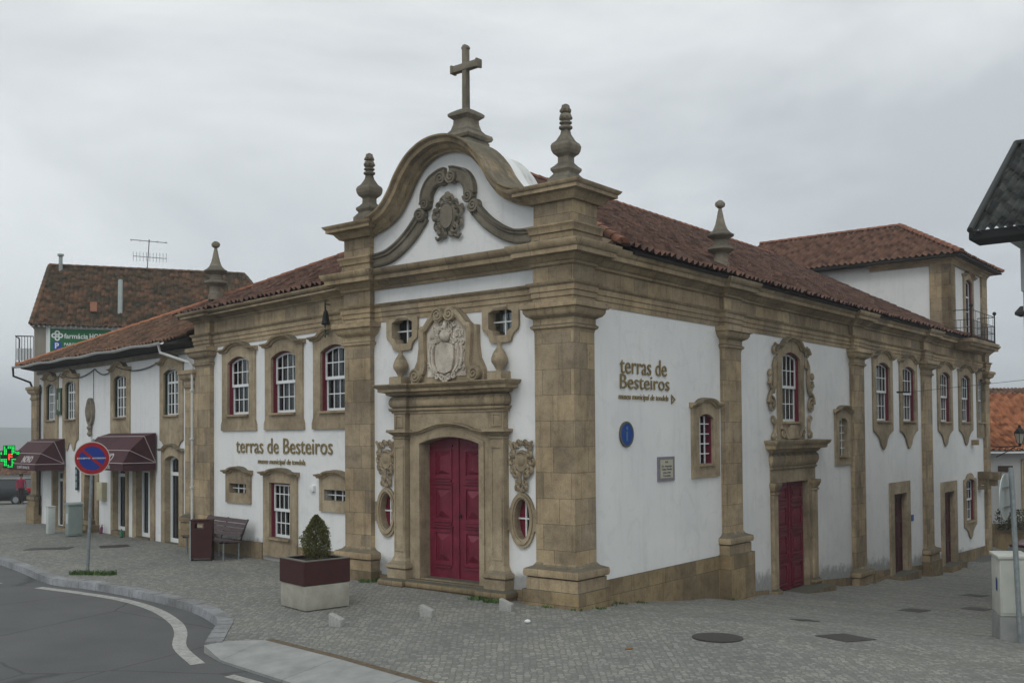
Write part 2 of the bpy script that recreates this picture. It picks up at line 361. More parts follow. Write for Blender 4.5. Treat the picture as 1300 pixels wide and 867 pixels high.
def roofmb(A0, e, s, polyg, p=0.24, L=0.40, amp=0.045, flip=False, jit=0.006, ru=8):
    """barrel-tile sheet. A0 corner, e along eaves, s up slope (unit); polyg convex in (a,t)"""
    n = e.cross(s).normalized()
    if n.z < 0: n = -n
    a0, a1 = min(q[0] for q in polyg), max(q[0] for q in polyg); t0, t1 = min(q[1] for q in polyg), max(q[1] for q in polyg)
    k0, k1 = math.floor(a0/p), math.ceil(a1/p); r1 = math.ceil((t1-t0)/L)
    ver = []; uvs = []; fac = []; cols = (k1-k0)*ru+1; rows = []
    for r in range(r1):
        rows += [(t0+r*L, 0.03, r), (t0+(r+1)*L-0.004, 0.0, r)]
    rn = random.Random(3)
    for (t, lift, r) in rows:
        for c in range(cols):
            a = k0*p+c*p/ru; ph = c/ru
            k = math.floor(ph+0.5+1e-6); w_ = math.cos(2*math.pi*ph)
            h = amp*(abs(w_)**0.7)*(1 if w_ > 0 else -0.8)
            j = (noise.cell(Vector((k, r, 1.5)))-0.5)
            ver.append(A0+e*a+s*(t+j*0.03)+n*(h+lift+j*jit*2)); uvs.append((k+0.5, r+0.5))
    for i in range(len(rows)-1):
        for c in range(cols-1): q = i*cols+c; fac.append((q, q+1, q+1+cols, q+cols))
    bm = bmesh.new(); bv = [bm.verts.new(v) for v in ver]; uvl = bm.loops.layers.uv.new('UVMap'); 
    for f in fac:
        ff = bm.faces.new([bv[i] for i in f])
        u_ = uvs[f[0]]
        for l in ff.loops: l[uvl].uv = u_
    m = len(polyg); cx = sum(q[0] for q in polyg)/m; cy = sum(q[1] for q in polyg)/m
    for i in range(m):
        (x0, y0), (x1, y1) = polyg[i], polyg[(i+1) % m]
        dx, dy = x1-x0, y1-y0; nx, ny = dy, -dx
        if nx*(cx-x0)+ny*(cy-y0) > 0: nx, ny = -nx, -ny
        if abs(dy) < 1e-6 and (abs(y0-t0) < 1e-6): continue
        pn = (e*nx+s*ny).normalized()
        bmesh.ops.bisect_plane(bm, geom=bm.verts[:]+bm.edges[:]+bm.faces[:], plane_co=A0+e*x0+s*y0, plane_no=pn, clear_outer=True)
    for f in bm.faces: f.smooth = True
    return bm
def roofobj(name, bms, m, parent):
    me = bpy.data.meshes.new(name); big = bmesh.new()
    for bm in bms:
        t = bpy.data.meshes.new('t'); bm.to_mesh(t); bm.free(); big.from_mesh(t); bpy.data.meshes.remove(t)
    org = parent.location
    for v in big.verts: v.co -= org
    big.to_mesh(me); big.free(); me.materials.append(m); o = link(name, me); o.parent = parent; return o
def roofplane(c, m, parent=None, **k):
    """c: 3D corners, first two along the eave; returns bmesh of tiles"""
    c = [Vector(q) for q in c]; e = (c[1]-c[0]).normalized(); n = e.cross(c[2]-c[0]).normalized()
    if n.z < 0: n = -n
    s = n.cross(e); 
    if s.z < 0: s = -s
    poly = [((q-c[0]).dot(e), (q-c[0]).dot(s)) for q in c]
    return roofmb(c[0], e, s, poly, **k)
def ridge(mb, a, b, r=0.11, L=0.4):
    a, b = Vector(a), Vector(b); d = b-a; n = max(1, int(d.length/L)); d.normalize(); x = d.cross(Z).normalized(); y = x.cross(d)
    Ls = (b-a).length/n
    for i in range(n):
        vs = []
        for t, rr in ((0, r*1.12), (1.06, r*0.92)):
            for j in range(7):
                an = math.pi*j/6; vs.append(a+d*(i+t)*Ls+x*math.cos(an)*rr+y*math.sin(an)*rr*0.9-y*0.02)
        fs = [(j, j+1, j+8, j+7) for j in range(6)]+[tuple(range(7)), tuple(reversed(range(7, 14)))]
        mb.add(vs, fs)
# ------------------------------------------------------------------ material set
M_ST = stone('granite_ashlar', 0.62, 0.46)
M_SP = stone('granite_trim', lichen=0.6)
M_SM = stone('granite_moulding', 1.3, 30.0, lichen=0.75)
M_SD = stone('granite_weathered', tint=(0.62, 0.68, 0.78), lichen=0.8)
M_SX = stone('granite_stained', 0.8, 0.7, tint=(0.74, 0.72, 0.66), lichen=1.0)
M_RELIEF = stone('pale_limestone', tint=(1.75, 1.95, 2.45), lichen=0.3)
M_WF = plaster('white_plaster', dirt=0.5, basez=(0.42, 0.0, 0.35))
M_WS = plaster('white_plaster_damp', dirt=0.45, basez=(0.95, 0.062, 0.5))
M_WH = plaster('white_plaster_shop', col=(0.76, 0.77, 0.77), dirt=0.6)
M_DOME = plaster('whitewashed_vault', col=(0.62, 0.63, 0.61), dirt=2.2)
M_T1 = tiles('clay_tiles', ((0.09, 0.053, 0.042), (0.118, 0.066, 0.05), (0.15, 0.082, 0.06)), 0.35, (0.045, 0.034, 0.03))
M_T2 = tiles('clay_tiles_orange', ((0.12, 0.066, 0.047), (0.15, 0.08, 0.055), (0.18, 0.095, 0.062)), 0.35, (0.06, 0.035, 0.025))
M_T3 = tiles('mossy_tiles', ((0.09, 0.056, 0.037), (0.13, 0.078, 0.048), (0.21, 0.105, 0.056)), 0.65, (0.022, 0.022, 0.014))
M_T4 = tiles('brown_tiles', ((0.11, 0.064, 0.044), (0.155, 0.088, 0.058), (0.21, 0.115, 0.07)), 0.4, (0.03, 0.026, 0.018))
M_T5 = tiles('bright_tiles', ((0.26, 0.10, 0.05), (0.34, 0.135, 0.065), (0.42, 0.18, 0.085)), 0.0)
M_T6 = tiles('slate_grey_tiles', ((0.028, 0.03, 0.03), (0.045, 0.049, 0.047), (0.075, 0.08, 0.074)), 0.25, (0.03, 0.036, 0.026))
M_RIDGE = noisy('ridge_tile_clay', (0.10, 0.045, 0.03), (0.30, 0.12, 0.06), 5)
M_RIDGEO = noisy('orange_ridge_clay', (0.26, 0.09, 0.04), (0.42, 0.16, 0.07), 5)
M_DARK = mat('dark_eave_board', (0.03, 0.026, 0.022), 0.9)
M_RED = noisy('maroon_paint', (0.125, 0.008, 0.022), (0.165, 0.013, 0.032), 5, 0.5, 0, 0.35, 0.1)
M_REDD = noisy('maroon_door_paint', (0.115, 0.006, 0.019), (0.20, 0.016, 0.04), 3.5, 0.42, 0, 0.4, 0.15)
M_REDDARK = noisy('dark_maroon_paint', (0.045, 0.008, 0.010), (0.085, 0.012, 0.018), 4, 0.55, 0, 0.3, 0.15)  # darker maroon for the two lower street doors
M_WPAINT = mat('white_paint', (0.74, 0.76, 0.76), 0.45, spec=0.4)
M_GREENF = mat('dark_green_paint', (0.012, 0.03, 0.022), 0.5)
M_IRON = mat('black_iron', (0.012, 0.013, 0.014), 0.55, 0.4)
M_GALV = noisy('galvanised_steel', (0.22, 0.25, 0.26), (0.33, 0.36, 0.37), 12, 0.45, 0.6, 0.5, 0.05)
M_GREY = noisy('grey_paint', (0.27, 0.31, 0.30), (0.34, 0.38, 0.365), 4, 0.6)
M_PIPE = noisy('pale_zinc', (0.48, 0.49, 0.48), (0.62, 0.63, 0.61), 6, 0.55)
M_INT = mat('painted_dark_interior', (0.02, 0.02, 0.022), 0.9)
def glass():
    m = bpy.data.materials.new('window_glass'); m.use_nodes = True; nt = m.node_tree; nt.nodes.clear()
    o = N(nt, 'ShaderNodeOutputMaterial'); t = N(nt, 'ShaderNodeBsdfTransparent'); t.inputs[0].default_value = (0.75, 0.8, 0.8, 1)
    g = N(nt, 'ShaderNodeBsdfGlossy'); g.inputs['Roughness'].default_value = 0.04; g.inputs[0].default_value = (0.9, 0.93, 0.95, 1)
    gp = N(nt, 'ShaderNodeNewGeometry'); n_ = N(nt, 'ShaderNodeTexNoise'); n_.inputs['Scale'].default_value = 3; nt.links.new(gp.outputs['Position'], n_.inputs[0])
    bp = N(nt, 'ShaderNodeBump'); bp.inputs['Strength'].default_value = 0.06; bp.inputs['Distance'].default_value = 0.05; nt.links.new(n_.outputs[0], bp.inputs['Height']); nt.links.new(bp.outputs[0], g.inputs['Normal'])
    f = N(nt, 'ShaderNodeFresnel'); f.inputs[0].default_value = 1.5
    a = N(nt, 'ShaderNodeMath', operation='MULTIPLY_ADD'); nt.links.new(f.outputs[0], a.inputs[0]); a.inputs[1].default_value = 1.0; a.inputs[2].default_value = 0.03
    x = N(nt, 'ShaderNodeMixShader'); nt.links.new(a.outputs[0], x.inputs[0]); nt.links.new(t.outputs[0], x.inputs[1]); nt.links.new(g.outputs[0], x.inputs[2]); nt.links.new(x.outputs[0], o.inputs[0]); return m
M_GLASS = glass()
def curtain_mat():
    m = mat('net_curtain', rough=0.95); nt, b = base(m); P_ = ocoord(nt); mp_ = N(nt, 'ShaderNodeMapping'); mp_.inputs['Scale'].default_value = (9, 9, 0.6); nt.links.new(P_, mp_.inputs[0])
    nt.links.new(ramp(nt, nz(nt, mp_.outputs[0], 2, 3), [(0.35, (0.28, 0.31, 0.29)), (0.6, (0.82, 0.84, 0.80))]), b.inputs['Base Color']); return m
M_CURT = curtain_mat()

# ------------------------------------------------------------------ ground heights
def interp(x, xs, ys):
    if x <= xs[0]: return ys[0]
    for i in range(1, len(xs)):
        if x <= xs[i]: return ys[i-1]+(ys[i]-ys[i-1])*(x-xs[i-1])/(xs[i]-xs[i-1])
    return ys[-1]
def gz(x, y):
    q = Vector((x, y, 0))-P; u = q.dot(dS); v = q.dot(dF)
    zs = interp(u, [-3, -1, 1, 6.45, 9, 15, 21.7, 28, 40, 60, 300], [0, -0.01, -0.12, -0.74, -0.95, -1.45, -1.95, -2.1, -2.3, -2.5, -3])
    t = min(1, max(0, (v-1)/3)); z = zs*(1-t)
    q = Vector((x, y, 0))-W0; uw = q.dot(dW); z += interp(uw, [6, 20, 45, 90, 400], [0, -0.12, -0.9, -2.0, -6])*(1 if y > 15 else 0)*min(1, max(0, (y-15)/10))
    return z
def kerb_off(path, d):
    pts = [Vector(p) for p in path]; r = []
    for i in range(len(pts)):
        a = pts[max(i-1, 0)]; b = pts[min(i+1, len(pts)-1)]; t = (b-a).normalized(); r.append((pts[i].x-t.y*d, pts[i].y+t.x*d))
    return r
KF = smoothpts([(-40, 57.5), (-24, 38.3), (-12.6, 24.75), (-10.0, 21.55), (-8.78, 20.7), (-7.44, 19.62), (-5.94, 18.15), (-5.12, 16.97), (-4.80, 16.25), (-4.66, 15.5), (-4.50, 14.62)], 5)
KB = kerb_off(KF, 0.27); KB[-1] = (-4.24, 14.72)
RB = [(-4.24, 14.72), (-3.66, 14.80), (-2.37, 13.54), (-1.33, 12.42), (1.2, 9.75), (6, 4.6), (20, -10)]
RFr = [(-4.5, 14.55), (-4.30, 14.02), (-3.98, 13.90), (-2.85, 12.71), (-1.9, 11.75), (0.55, 9.15), (5.3, 4.0), (19.3, -10.6)]
def cdt(boundary, step, bbox, zf, zoff):
    bx0, by0, bx1, by1 = bbox
    def inside(x, y):
        c = False; n = len(boundary)
        for i in range(n):
            x0, y0 = boundary[i]; x1, y1 = boundary[(i+1) % n]
            if (y0 > y) != (y1 > y) and x < (x1-x0)*(y-y0)/(y1-y0)+x0: c = not c
        return c
    pts = [Vector(b) for b in boundary]; n = len(pts)
    x = bx0
    while x <= bx1:
        y = by0
        while y <= by1:
            if inside(x, y): pts.append(Vector((x+0.01, y+0.013)))
            y += step
        x += step
    vs, es, fs, *_ = delaunay_2d_cdt(pts, [], [tuple(range(n))], 1, 1e-5)
    mb = MB(); mb.v = [Vector((v.x, v.y, zf(v.x, v.y)+zoff)) for v in vs]; mb.f = [tuple(f) for f in fs]; return mb
M_ASPH = noisy('asphalt', (0.068, 0.07, 0.071), (0.098, 0.10, 0.10), 45, 0.85, 0, 0.3, 0.35, 6)
nt, b = base(M_ASPH); 
_c = b.inputs['Base Color'].links[0].from_socket
nt.links.new(mixc(nt, 0.6, _c, ramp(nt, nz(nt, ocoord(nt), 0.7, 5, 0.6), [(0.3, (0.80, 0.81, 0.82)), (0.7, (1.25, 1.25, 1.22))]), 'MULTIPLY'), b.inputs['Base Color'])
_vc = N(nt, 'ShaderNodeTexVoronoi', feature='DISTANCE_TO_EDGE'); _vc.inputs['Scale'].default_value = 0.32
_mw = N(nt, 'ShaderNodeMix', data_type='VECTOR'); _mw.inputs[0].default_value = 0.12; _nn = N(nt, 'ShaderNodeTexNoise'); _nn.inputs['Scale'].default_value = 1.6; _nn.inputs['Detail'].default_value = 6
_pp = ocoord(nt); nt.links.new(_pp, _nn.inputs[0]); nt.links.new(_pp, _mw.inputs[4]); nt.links.new(_nn.outputs[1], _mw.inputs[5]); nt.links.new(_mw.outputs[1], _vc.inputs['Vector'])
_ck = ramp(nt, _vc.outputs[0], [(0.002, (0.7, 0.7, 0.7)), (0.006, (0, 0, 0))])
nt.links.new(mixc(nt, _ck, b.inputs['Base Color'].links[0].from_socket, (0.03, 0.03, 0.03)), b.inputs['Base Color'])
M_COB = cobbles()
M_KERB = stone('kerb_granite', tint=(.78, 1.0, 1.55), lichen=0.25)
M_SLAB = noisy('concrete_slab', (0.20, 0.21, 0.205), (0.30, 0.305, 0.295), 3, 0.85, 0, 0.2, 0.2, 7)
M_BROWN = noisy('brown_setts', (0.06, 0.045, 0.03), (0.15, 0.115, 0.075), 14, 0.9)
M_LINE = noisy('road_paint', (0.20, 0.20, 0.19), (0.40, 0.40, 0.375), 12, 0.7, 0, 0.2, 0.1, 6)
# base ground to the horizon
xs = [-4000, -1500, -600, -250]+list(range(-120, 121, 4))+[250, 600, 1500, 4000]
ys = [-4000, -1000, -300]+list(range(-60, 181, 4))+[400, 900, 2000, 5000]
g_ = MB()
for x in xs:
    for y in ys: g_.v.append(Vector((x, y, gz(x, y)-0.13)))
ny = len(ys)
g_.f = [(i*ny+j, (i+1)*ny+j, (i+1)*ny+j+1, i*ny+j+1) for i in range(len(xs)-1) for j in range(ny-1)]
obj('road', g_, M_ASPH, kind='structure')
bd = [(-100, 129)]+KB+RB[1:]+[(120, -10), (120, 170), (-100, 170)]
obj('cobbled_square', cdt(bd, 1.5, (-60, -9, 60, 80), gz, 0.0), M_COB, kind='structure')
def kerbprof(path, wd, zt, zb, m, name):
    mb = MB(); L = 0.0; pts = [Vector(p) for p in path]
    # individual kerb stones
    i = 0
    for a, b_ in zip(pts[:-1], pts[1:]):
        d = (b_-a); n = max(1, round(d.length/1.05)); t = d.normalized(); nn = Vector((-t.y, t.x))
        for k in range(n):
            p0 = a+d*(k/n); p1 = a+d*((k+1)/n)-t*0.008; vs = []
            for z0 in (zb, zt):
                for q, w_ in ((p0, 0), (p1, 0), (p1, wd), (p0, wd)):
                    r = q+nn*w_; vs.append(Vector((r.x, r.y, gz(r.x, r.y)+z0+(0.004*math.sin(i*3) if z0 == zt else 0))))
            vs[4].x += nn.x*0.02; vs[4].y += nn.y*0.02; vs[5].x += nn.x*0.02; vs[5].y += nn.y*0.02
            mb.add(vs, [(3, 2, 1, 0), (4, 5, 6, 7), (0, 1, 5, 4), (1, 2, 6, 5), (2, 3, 7, 6), (3, 0, 4, 7)]); i += 1
    return obj(name, mb, m, kind='structure')
kerbprof(KF, 0.265, 0.012, -0.3, M_KERB, 'kerb')
rb = [(-4.24, 14.72), (-3.66, 14.80), (-2.37, 13.54), (-1.33, 12.42), (0.6, 10.38), (3, 7.82), (8, 2.46)]
rf = [(-4.48, 14.57), (-4.05, 13.93), (-2.95, 12.80), (-1.95, 11.77), (0.0, 9.75), (2.4, 7.2), (7.4, 1.9)]
mb = MB()
for i in range(len(rb)-1):
    (a, b_), (c, d) = rb[i], rb[i+1]; (e0, f0), (g0, h0) = rf[i], rf[i+1]
    k = 0.004
    q = [Vector((a, b_, 0.006)), Vector((c, d, 0.006)), Vector((g0, h0, -0.095)), Vector((e0, f0, -0.095 if i else -0.02))]
    ct = sum(q, Vector())/4; q = [v+(ct-v)*0.006 for v in q]
    lo = [Vector((v.x, v.y, -0.35)) for v in q]
    mb.add(q+lo, [(0, 1, 2, 3), (7, 6, 5, 4), (0, 4, 5, 1), (1, 5, 6, 2), (2, 6, 7, 3), (3, 7, 4, 0)])
obj('dropped_kerb', mb, M_SLAB, kind='structure')
mb = MB(); o2 = kerb_off(RB[1:], 0.13)
for i in range(len(o2)-1):
    a, b_ = RB[1+i], RB[2+i]; mb.add([Vector((*a, gz(*a)+.006)), Vector((*b_, gz(*b_)+.006)), Vector((*o2[i+1], gz(*o2[i+1])+.006)), Vector((*o2[i], gz(*o2[i])+.006))], [(0, 1, 2, 3)])
obj('paving_edge', mb, M_BROWN, kind='structure')
mb = MB()
def ribbon(mb, path, wd, z):
    a = kerb_off(path, wd/2); b_ = kerb_off(path, -wd/2)
    for i in range(len(path)-1):
        mb.add([Vector((*p, gz(*p)-0.13+z)) for p in (a[i], a[i+1], b_[i+1], b_[i])], [(0, 1, 2, 3)])
ribbon(mb, smoothpts([(-9.9, 20.98), (-8.61, 20.15), (-7.45, 19.27), (-6.48, 18.2), (-5.72, 17.0), (-5.32, 16.1), (-4.95, 14.95), (-4.34, 13.85)], 5), 0.2, 0.004)
ribbon(mb, [(-3.72, 13.17), (-3.0, 12.53), (-2.3, 11.95)], 0.15, 0.004); ribbon(mb, [(-1.2, 10.9), (0.2, 9.5)], 0.15, 0.004)
ribbon(mb, [(-12.5, 22.3), (-11.0, 21.6)], 0.12, 0.004)
obj('road_marking', mb, M_LINE, kind='structure')
# ------------------------------------------------------------------ museum building
MUS = thing('museum_building', (P.x, P.y, 0), 'white baroque chapel museum with granite trim, curved gable and stone cross on top', 'museum')
def window(fr, par, uc, wo, zs, zsp, rise, outer, wo_=WO, nx=4, ny=(2, 2), lining=M_RED, frame=M_WPAINT, mat_=M_SP, proud=0.05, curtain=True, sash='double', bars=None, grille=False, sill=True, name='window', top=None, depth=0.24):
    u0, u1 = uc-wo/2, uc+wo/2
    op = [(u0, zs), (u1, zs)]+list(reversed(arc(u0, u1, zsp, rise))) if rise > 0 else rect(u0, u1, zs, zsp)
    wd = obj(name, MB().prism(fr, outer, wo_-depth, wo_+proud, [op]), mat_, par)
    if top:      # eyebrow moulding
        wd2 = MB().sweep_face(fr, top, [(-0.02, wo_+0.0), (-0.02, wo_+proud+0.03), (0.02, wo_+proud+0.05), (0.03, wo_+proud+0.1), (0.07, wo_+proud+0.12), (0.085, wo_+0.0)])
        obj('window_cornice', wd2, M_SM, wd)
    if lining:
        i0 = [(a, b) for a, b in op]; s = 0.035
        inn = ([(u0+s, zs), (u1-s, zs)]+list(reversed(arc(u0+s, u1-s, zsp, rise-s)))) if rise > 0 else rect(u0+s, u1-s, zs, zsp-s)
        q = [(a+(0.003 if a < uc else -0.003), b-0.003) for a, b in op[:]]
        obj('lining', MB().prism(fr, [(u0+.002, zs+.001), (u1-.002, zs+.001)]+[(a, b-.002) for a, b in op[2:]], wo_-depth+0.03, wo_-0.012, [inn]), lining, wd)
    s = 0.04 if lining else 0.003; a0, a1 = u0+s, u1-s; h = zsp+rise-zs
    mb = MB(); f = 0.038
    def topz(u): return zsp+(rise-s)*(1-((u-uc)/(wo/2-s))**2) if rise > 0 else zsp-s
    if sash == 'double':
        zm = zs+0.5*h; lo, hi = wo_-0.10, wo_-0.07
        o2 = [(a0, zm-0.03), (a1, zm-0.03)]+[(a, b) for a, b in reversed([(a0+(a1-a0)*i/10, topz(a0+(a1-a0)*i/10)) for i in range(11)])]
        i2 = [(a0+f, zm+0.04), (a1-f, zm+0.04)]+[(a, b-f) for a, b in reversed([(a0+f+(a1-a0-2*f)*i/10, topz(a0+f+(a1-a0-2*f)*i/10)) for i in range(11)])]
        mb.prism(fr, o2, lo, hi, [i2])
        mb.prism(fr, rect(a0, a1, zs, zm+0.01), lo-0.036, hi-0.036, [rect(a0+f, a1-f, zs+0.07, zm-0.03)])
        for k in range(1, nx):
            u = a0+f+(a1-a0-2*f)*k/nx
            mb.box(fr, u-.009, u+.009, lo+.006, hi-.006, zm+.04, topz(u)-f+.004); mb.box(fr, u-.009, u+.009, lo-.030, hi-.042, zs+.07, zm-.03)
        for k in range(1, ny[0]):
            z = zm+.04+(zsp-zm)*k/ny[0]*1.05; mb.box(fr, a0+f, a1-f, lo+.008, hi-.008, z-.012, z+.012)
        for k in range(1, ny[1]):
            z = zs+.07+(zm-.03-zs-.07)*k/ny[1]; mb.box(fr, a0+f, a1-f, lo-.028, hi-.044, z-.012, z+.012)
    else:   # simple frame with bars
        lo, hi = wo_-0.11, wo_-0.07
        if frame:
            ff = 0.03 if sash == 'grid' else 0.02
            if sash in ('grid', 'french'):
                o2 = [(a0, zs), (a1, zs)]+[(a, b) for a, b in reversed([(a0+(a1-a0)*i/10, topz(a0+(a1-a0)*i/10)) for i in range(11)])]
                i2 = [(a0+ff, zs+ff*2), (a1-ff, zs+ff*2)]+[(a, b-ff) for a, b in reversed([(a0+ff+(a1-a0-2*ff)*i/10, topz(a0+ff+(a1-a0-2*ff)*i/10)) for i in range(11)])]
                mb.prism(fr, o2, lo, hi, [i2])
            for k in range(1, nx):
                u = a0+(a1-a0)*k/nx; wdt = 0.03 if sash == 'french' and k*2 == nx else 0.011
                mb.box(fr, u-wdt, u+wdt, lo+.006, hi-.006, zs+.01, topz(u)-.02)
            n_ = ny[0]
            for k in range(1, n_):
                z = zs+(zsp+rise*0.4-zs)*k/n_; wdt = 0.03 if (sash == 'french' and k == n_-1) else 0.011
                mb.box(fr, a0, a1, lo+.009, hi-.009, z-wdt, z+wdt)
    if frame and mb.v: obj('sash', mb, frame, wd)
    if bars:
        bb = MB()
        for k in range(1, bars[0]): u = u0+wo*k/bars[0]; bb.box(fr, u-.012, u+.012, wo_-.075, wo_-.05, zs, topz(u)+.03)
        for k in range(1, bars[1]): z = zs+h*k/bars[1]; bb.box(fr, u0, u1, wo_-.073, wo_-.052, z-.012, z+.012)
        obj('bars', bb, M_WPAINT if bars[2] else M_IRON, wd)
    g0 = wo_-0.145; obj('pane', MB().prism(fr, [(u0, zs)]+[(u1, zs)]+op[2:] if rise > 0 else op, g0-.006, g0), M_GLASS, wd)
    cb = MB(); n_ = 28; vs = []
    if curtain:
        for i in range(n_+1):
            u = u0-.02+(wo+.04)*i/n_; d = wo_-0.22+0.025*math.sin(i*1.9)+0.012*math.sin(i*5.1)
            vs += [fr.p(u, d, zs-.02), fr.p(u, d, zsp+rise+.05)]
        gap = [n_//2-1, n_//2] if curtain == 2 else []
        cb.add(vs, [(2*i, 2*i+2, 2*i+3, 2*i+1) for i in range(n_) if i not in gap]); obj('curtain', cb, M_CURT, wd, recalc=False)
    if sill: obj('sill', MB().box(fr, u0-.02, u1+.02, wo_-.15, wo_+proud+.06, zs-.045, zs+.006), M_WPAINT if sill == 2 else M_SM, wd)
    return wd
def eyebrow(uc, h, zt, r, ear=0.12, zdown=0.0):
    z1 = zt-r
    return [(uc-h-ear, z1-zdown), (uc-h-ear*0.2, z1), (uc-h*0.72, z1+0.005)]+[(uc+h*0.62*math.sin(a), z1+r*math.cos(a)) for a in [R(x) for x in (-78, -60, -42, -22, 0, 22, 42, 60, 78)]]+[(uc+h*0.72, z1+0.005), (uc+h+ear*0.2, z1), (uc+h+ear, z1-zdown)]
def toppoly(uc, h, zt, r):   # outer outline along the top, right to left
    return [(uc+h, zt-r)]+[(uc+h*0.62*math.sin(a), zt-r+r*math.cos(a)) for a in [R(x) for x in (78, 60, 42, 22, 0, -22, -42, -60, -78)]]+[(uc-h, zt-r)]
def apron(uc, h, fb, tip):   # hanging drop, left to right
    q = [(-1, 0), (-0.98, -0.05), (-0.8, -0.12), (-0.55, -0.28), (-0.36, -0.5), (-0.25, -0.78), (-0.1, -0.94), (0, -1)]
    q += [(-a, b) for a, b in reversed(q[:-1])]
    return [(uc+a*h, fb+b*(fb-tip)) for a, b in q]
def lobes(uc, h, fb, tip):
    q = [(-1, 0), (-0.99, -0.12), (-0.8, -0.22), (-0.66, -0.42), (-0.58, -0.8), (-0.42, -1), (-0.28, -0.8), (-0.14, -0.45), (0, -0.36)]
    q += [(-a, b) for a, b in reversed(q[:-1])]
    return [(uc+a*h, fb+b*(fb-tip)) for a, b in q]
C0 = 3.0
# --- front wall with gable
inner = [(2.15, 7.13), (1.73, 7.23), (1.35, 7.43), (1.06, 7.75), (0.88, 8.03), (0.62, 8.30), (0.3, 8.46), (0, 8.50)]
rake = [(C0+a, b) for a, b in smoothpts(inner+[(-a, b) for a, b in reversed(inner[:-1])], 4)]   # left(+u) to right
outl = kerb_off(rake, -0.22)
doorhole = [(C0-.80, -1), (C0+.80, -1)]
W_ = MB()
body = [(0.5, -1), (C0-.80, -1), (C0-.80, 3.0), (C0+.80, 3.0), (C0+.80, -1), (5.6, -1), (5.6, 6.9)]+[(a, b) for a, b in outl if True]+[(0.5, 6.9)]
qh = [[(C0+s*1.285+x, z) for x, z in ((-.2, 4.80), (.2, 4.80), (.32, 4.95), (.32, 5.42), (-.32, 5.42), (-.32, 4.95))] for s in (-1, 1)]; oh = [oval(C0+s*1.76, 1.43, .22, .42, 20) for s in (-1, 1)]
obj('front_wall', MB().prism(F, body, WO-.9, WO, qh+oh), M_WF, MUS)
# whitewashed vault behind the gable
vt = kerb_off(rake, -0.2); obj('vault_back', MB().prism(F, [(a, b-0.02) for a, b in vt]+[(C0-2.1, 6.6), (C0+2.1, 6.6)], WO-1.35, WO-.9), M_DOME, MUS)
# --- side wall
Sh = [(4.70, 5.43, 2.28, 3.42), (9.05, 10.25, 3.18, 5.02), (8.6, 10.95, -3.5, 1.95), (12.87, 13.57, 2.28, 3.40)]
SW = [(16.62, 0.9), (19.14, 0.9), (23.33, 0.93), (26.1, 0.98), (28.36, 0.62)]      # centre, half outer
for c, h in SW: Sh.append((c-0.66 if h > .7 else c-.42, c+0.66 if h > .7 else c+.42, 3.27, 5.1))
Sh += [(17.3, 18.9, -3.5, 1.2), (22.8, 24.45, -3.5, 0.98), (25.86, 27.12, -0.5, 1.14)]
obj('side_wall', MB().prism(S, rect(0.6, 29.3, -3.6, 5.36), WO-.7, WO, [rect(*h) for h in Sh]), M_WS, MUS)
obj('end_wall', MB().box(S, 29.22, 29.30, -13.5, WO-.7, -3.6, 9.2), M_WS, MUS)
# shell behind (keeps rooms dark)
obj('rear_wall', MB().box(S, 6.0, 29.2, -13.6, -13.4, -3, 6.4).box(S, 6.0, 6.2, -13.4, -7.2, -1, 6.4).box(S, .8, 29.2, -13.4, WO-.72, -3.3, -3.1), M_WF, MUS)
# --- entablature (architrave, frieze, cornice) round the front and the side
def plan(pieces): return [fr.xy(u, o) for fr, u, o in pieces]
PL = [(S, .66, 0), (S, .66, WO), (S, 5.83, WO), (S, 5.83, 0), (S, 6.65, 0), (S, 6.65, WO), (S, 13.85, WO), (S, 13.85, 0), (S, 14.72, 0), (S, 14.72, WO), (S, 20.55, WO), (S, 20.55, 0), (S, 21.42, 0), (S, 21.42, WO), (S, 28.72, WO), (S, 28.72, 0), (S, 29.34, 0), (S, 29.34, -1.5)]
PF = [(F, 5.92, -.75), (F, 5.92, 0), (F, 5.14, 0), (F, 5.14, WO), (F, .86, WO), (F, .86, 0), (F, 0, 0)]
ARCH = [(0, 5.33), (.02, 5.33), (.02, 5.43), (.04, 5.435), (.04, 5.53), (.06, 5.535), (.06, 5.63), (.10, 5.66), (.115, 5.70), (0, 5.715)]
CORN = [(0, 6.0), (.05, 6.0), (.06, 6.05), (.10, 6.07), (.15, 6.13), (.17, 6.15), (.30, 6.16), (.30, 6.245), (.33, 6.26), (.36, 6.30), (.38, 6.35), (.38, 6.375), (0, 6.40)]
whole = plan(PF+PL)
obj('architrave', MB().sweep_plan(whole, ARCH, -1), M_SM, MUS)
obj('cornice', MB().sweep_plan(whole, CORN, -1), M_SM, MUS)
obj('frieze', MB().sweep_plan(plan([(F, .86, WO), (F, .86, 0), (F, 0, 0)]+PL), [(0, 5.70), (.012, 5.70), (.012, 6.01), (0, 6.01)], -1), M_ST, MUS)
obj('frieze', MB().sweep_plan(plan(PF[:4]), [(0, 5.70), (.012, 5.70), (.012, 6.01), (0, 6.01)], -1), M_ST, MUS)
obj('frieze_backing', MB().box(S, .6, 29.25, WO-.6, WO-.002, 5.34, 6.4), M_WF, MUS)
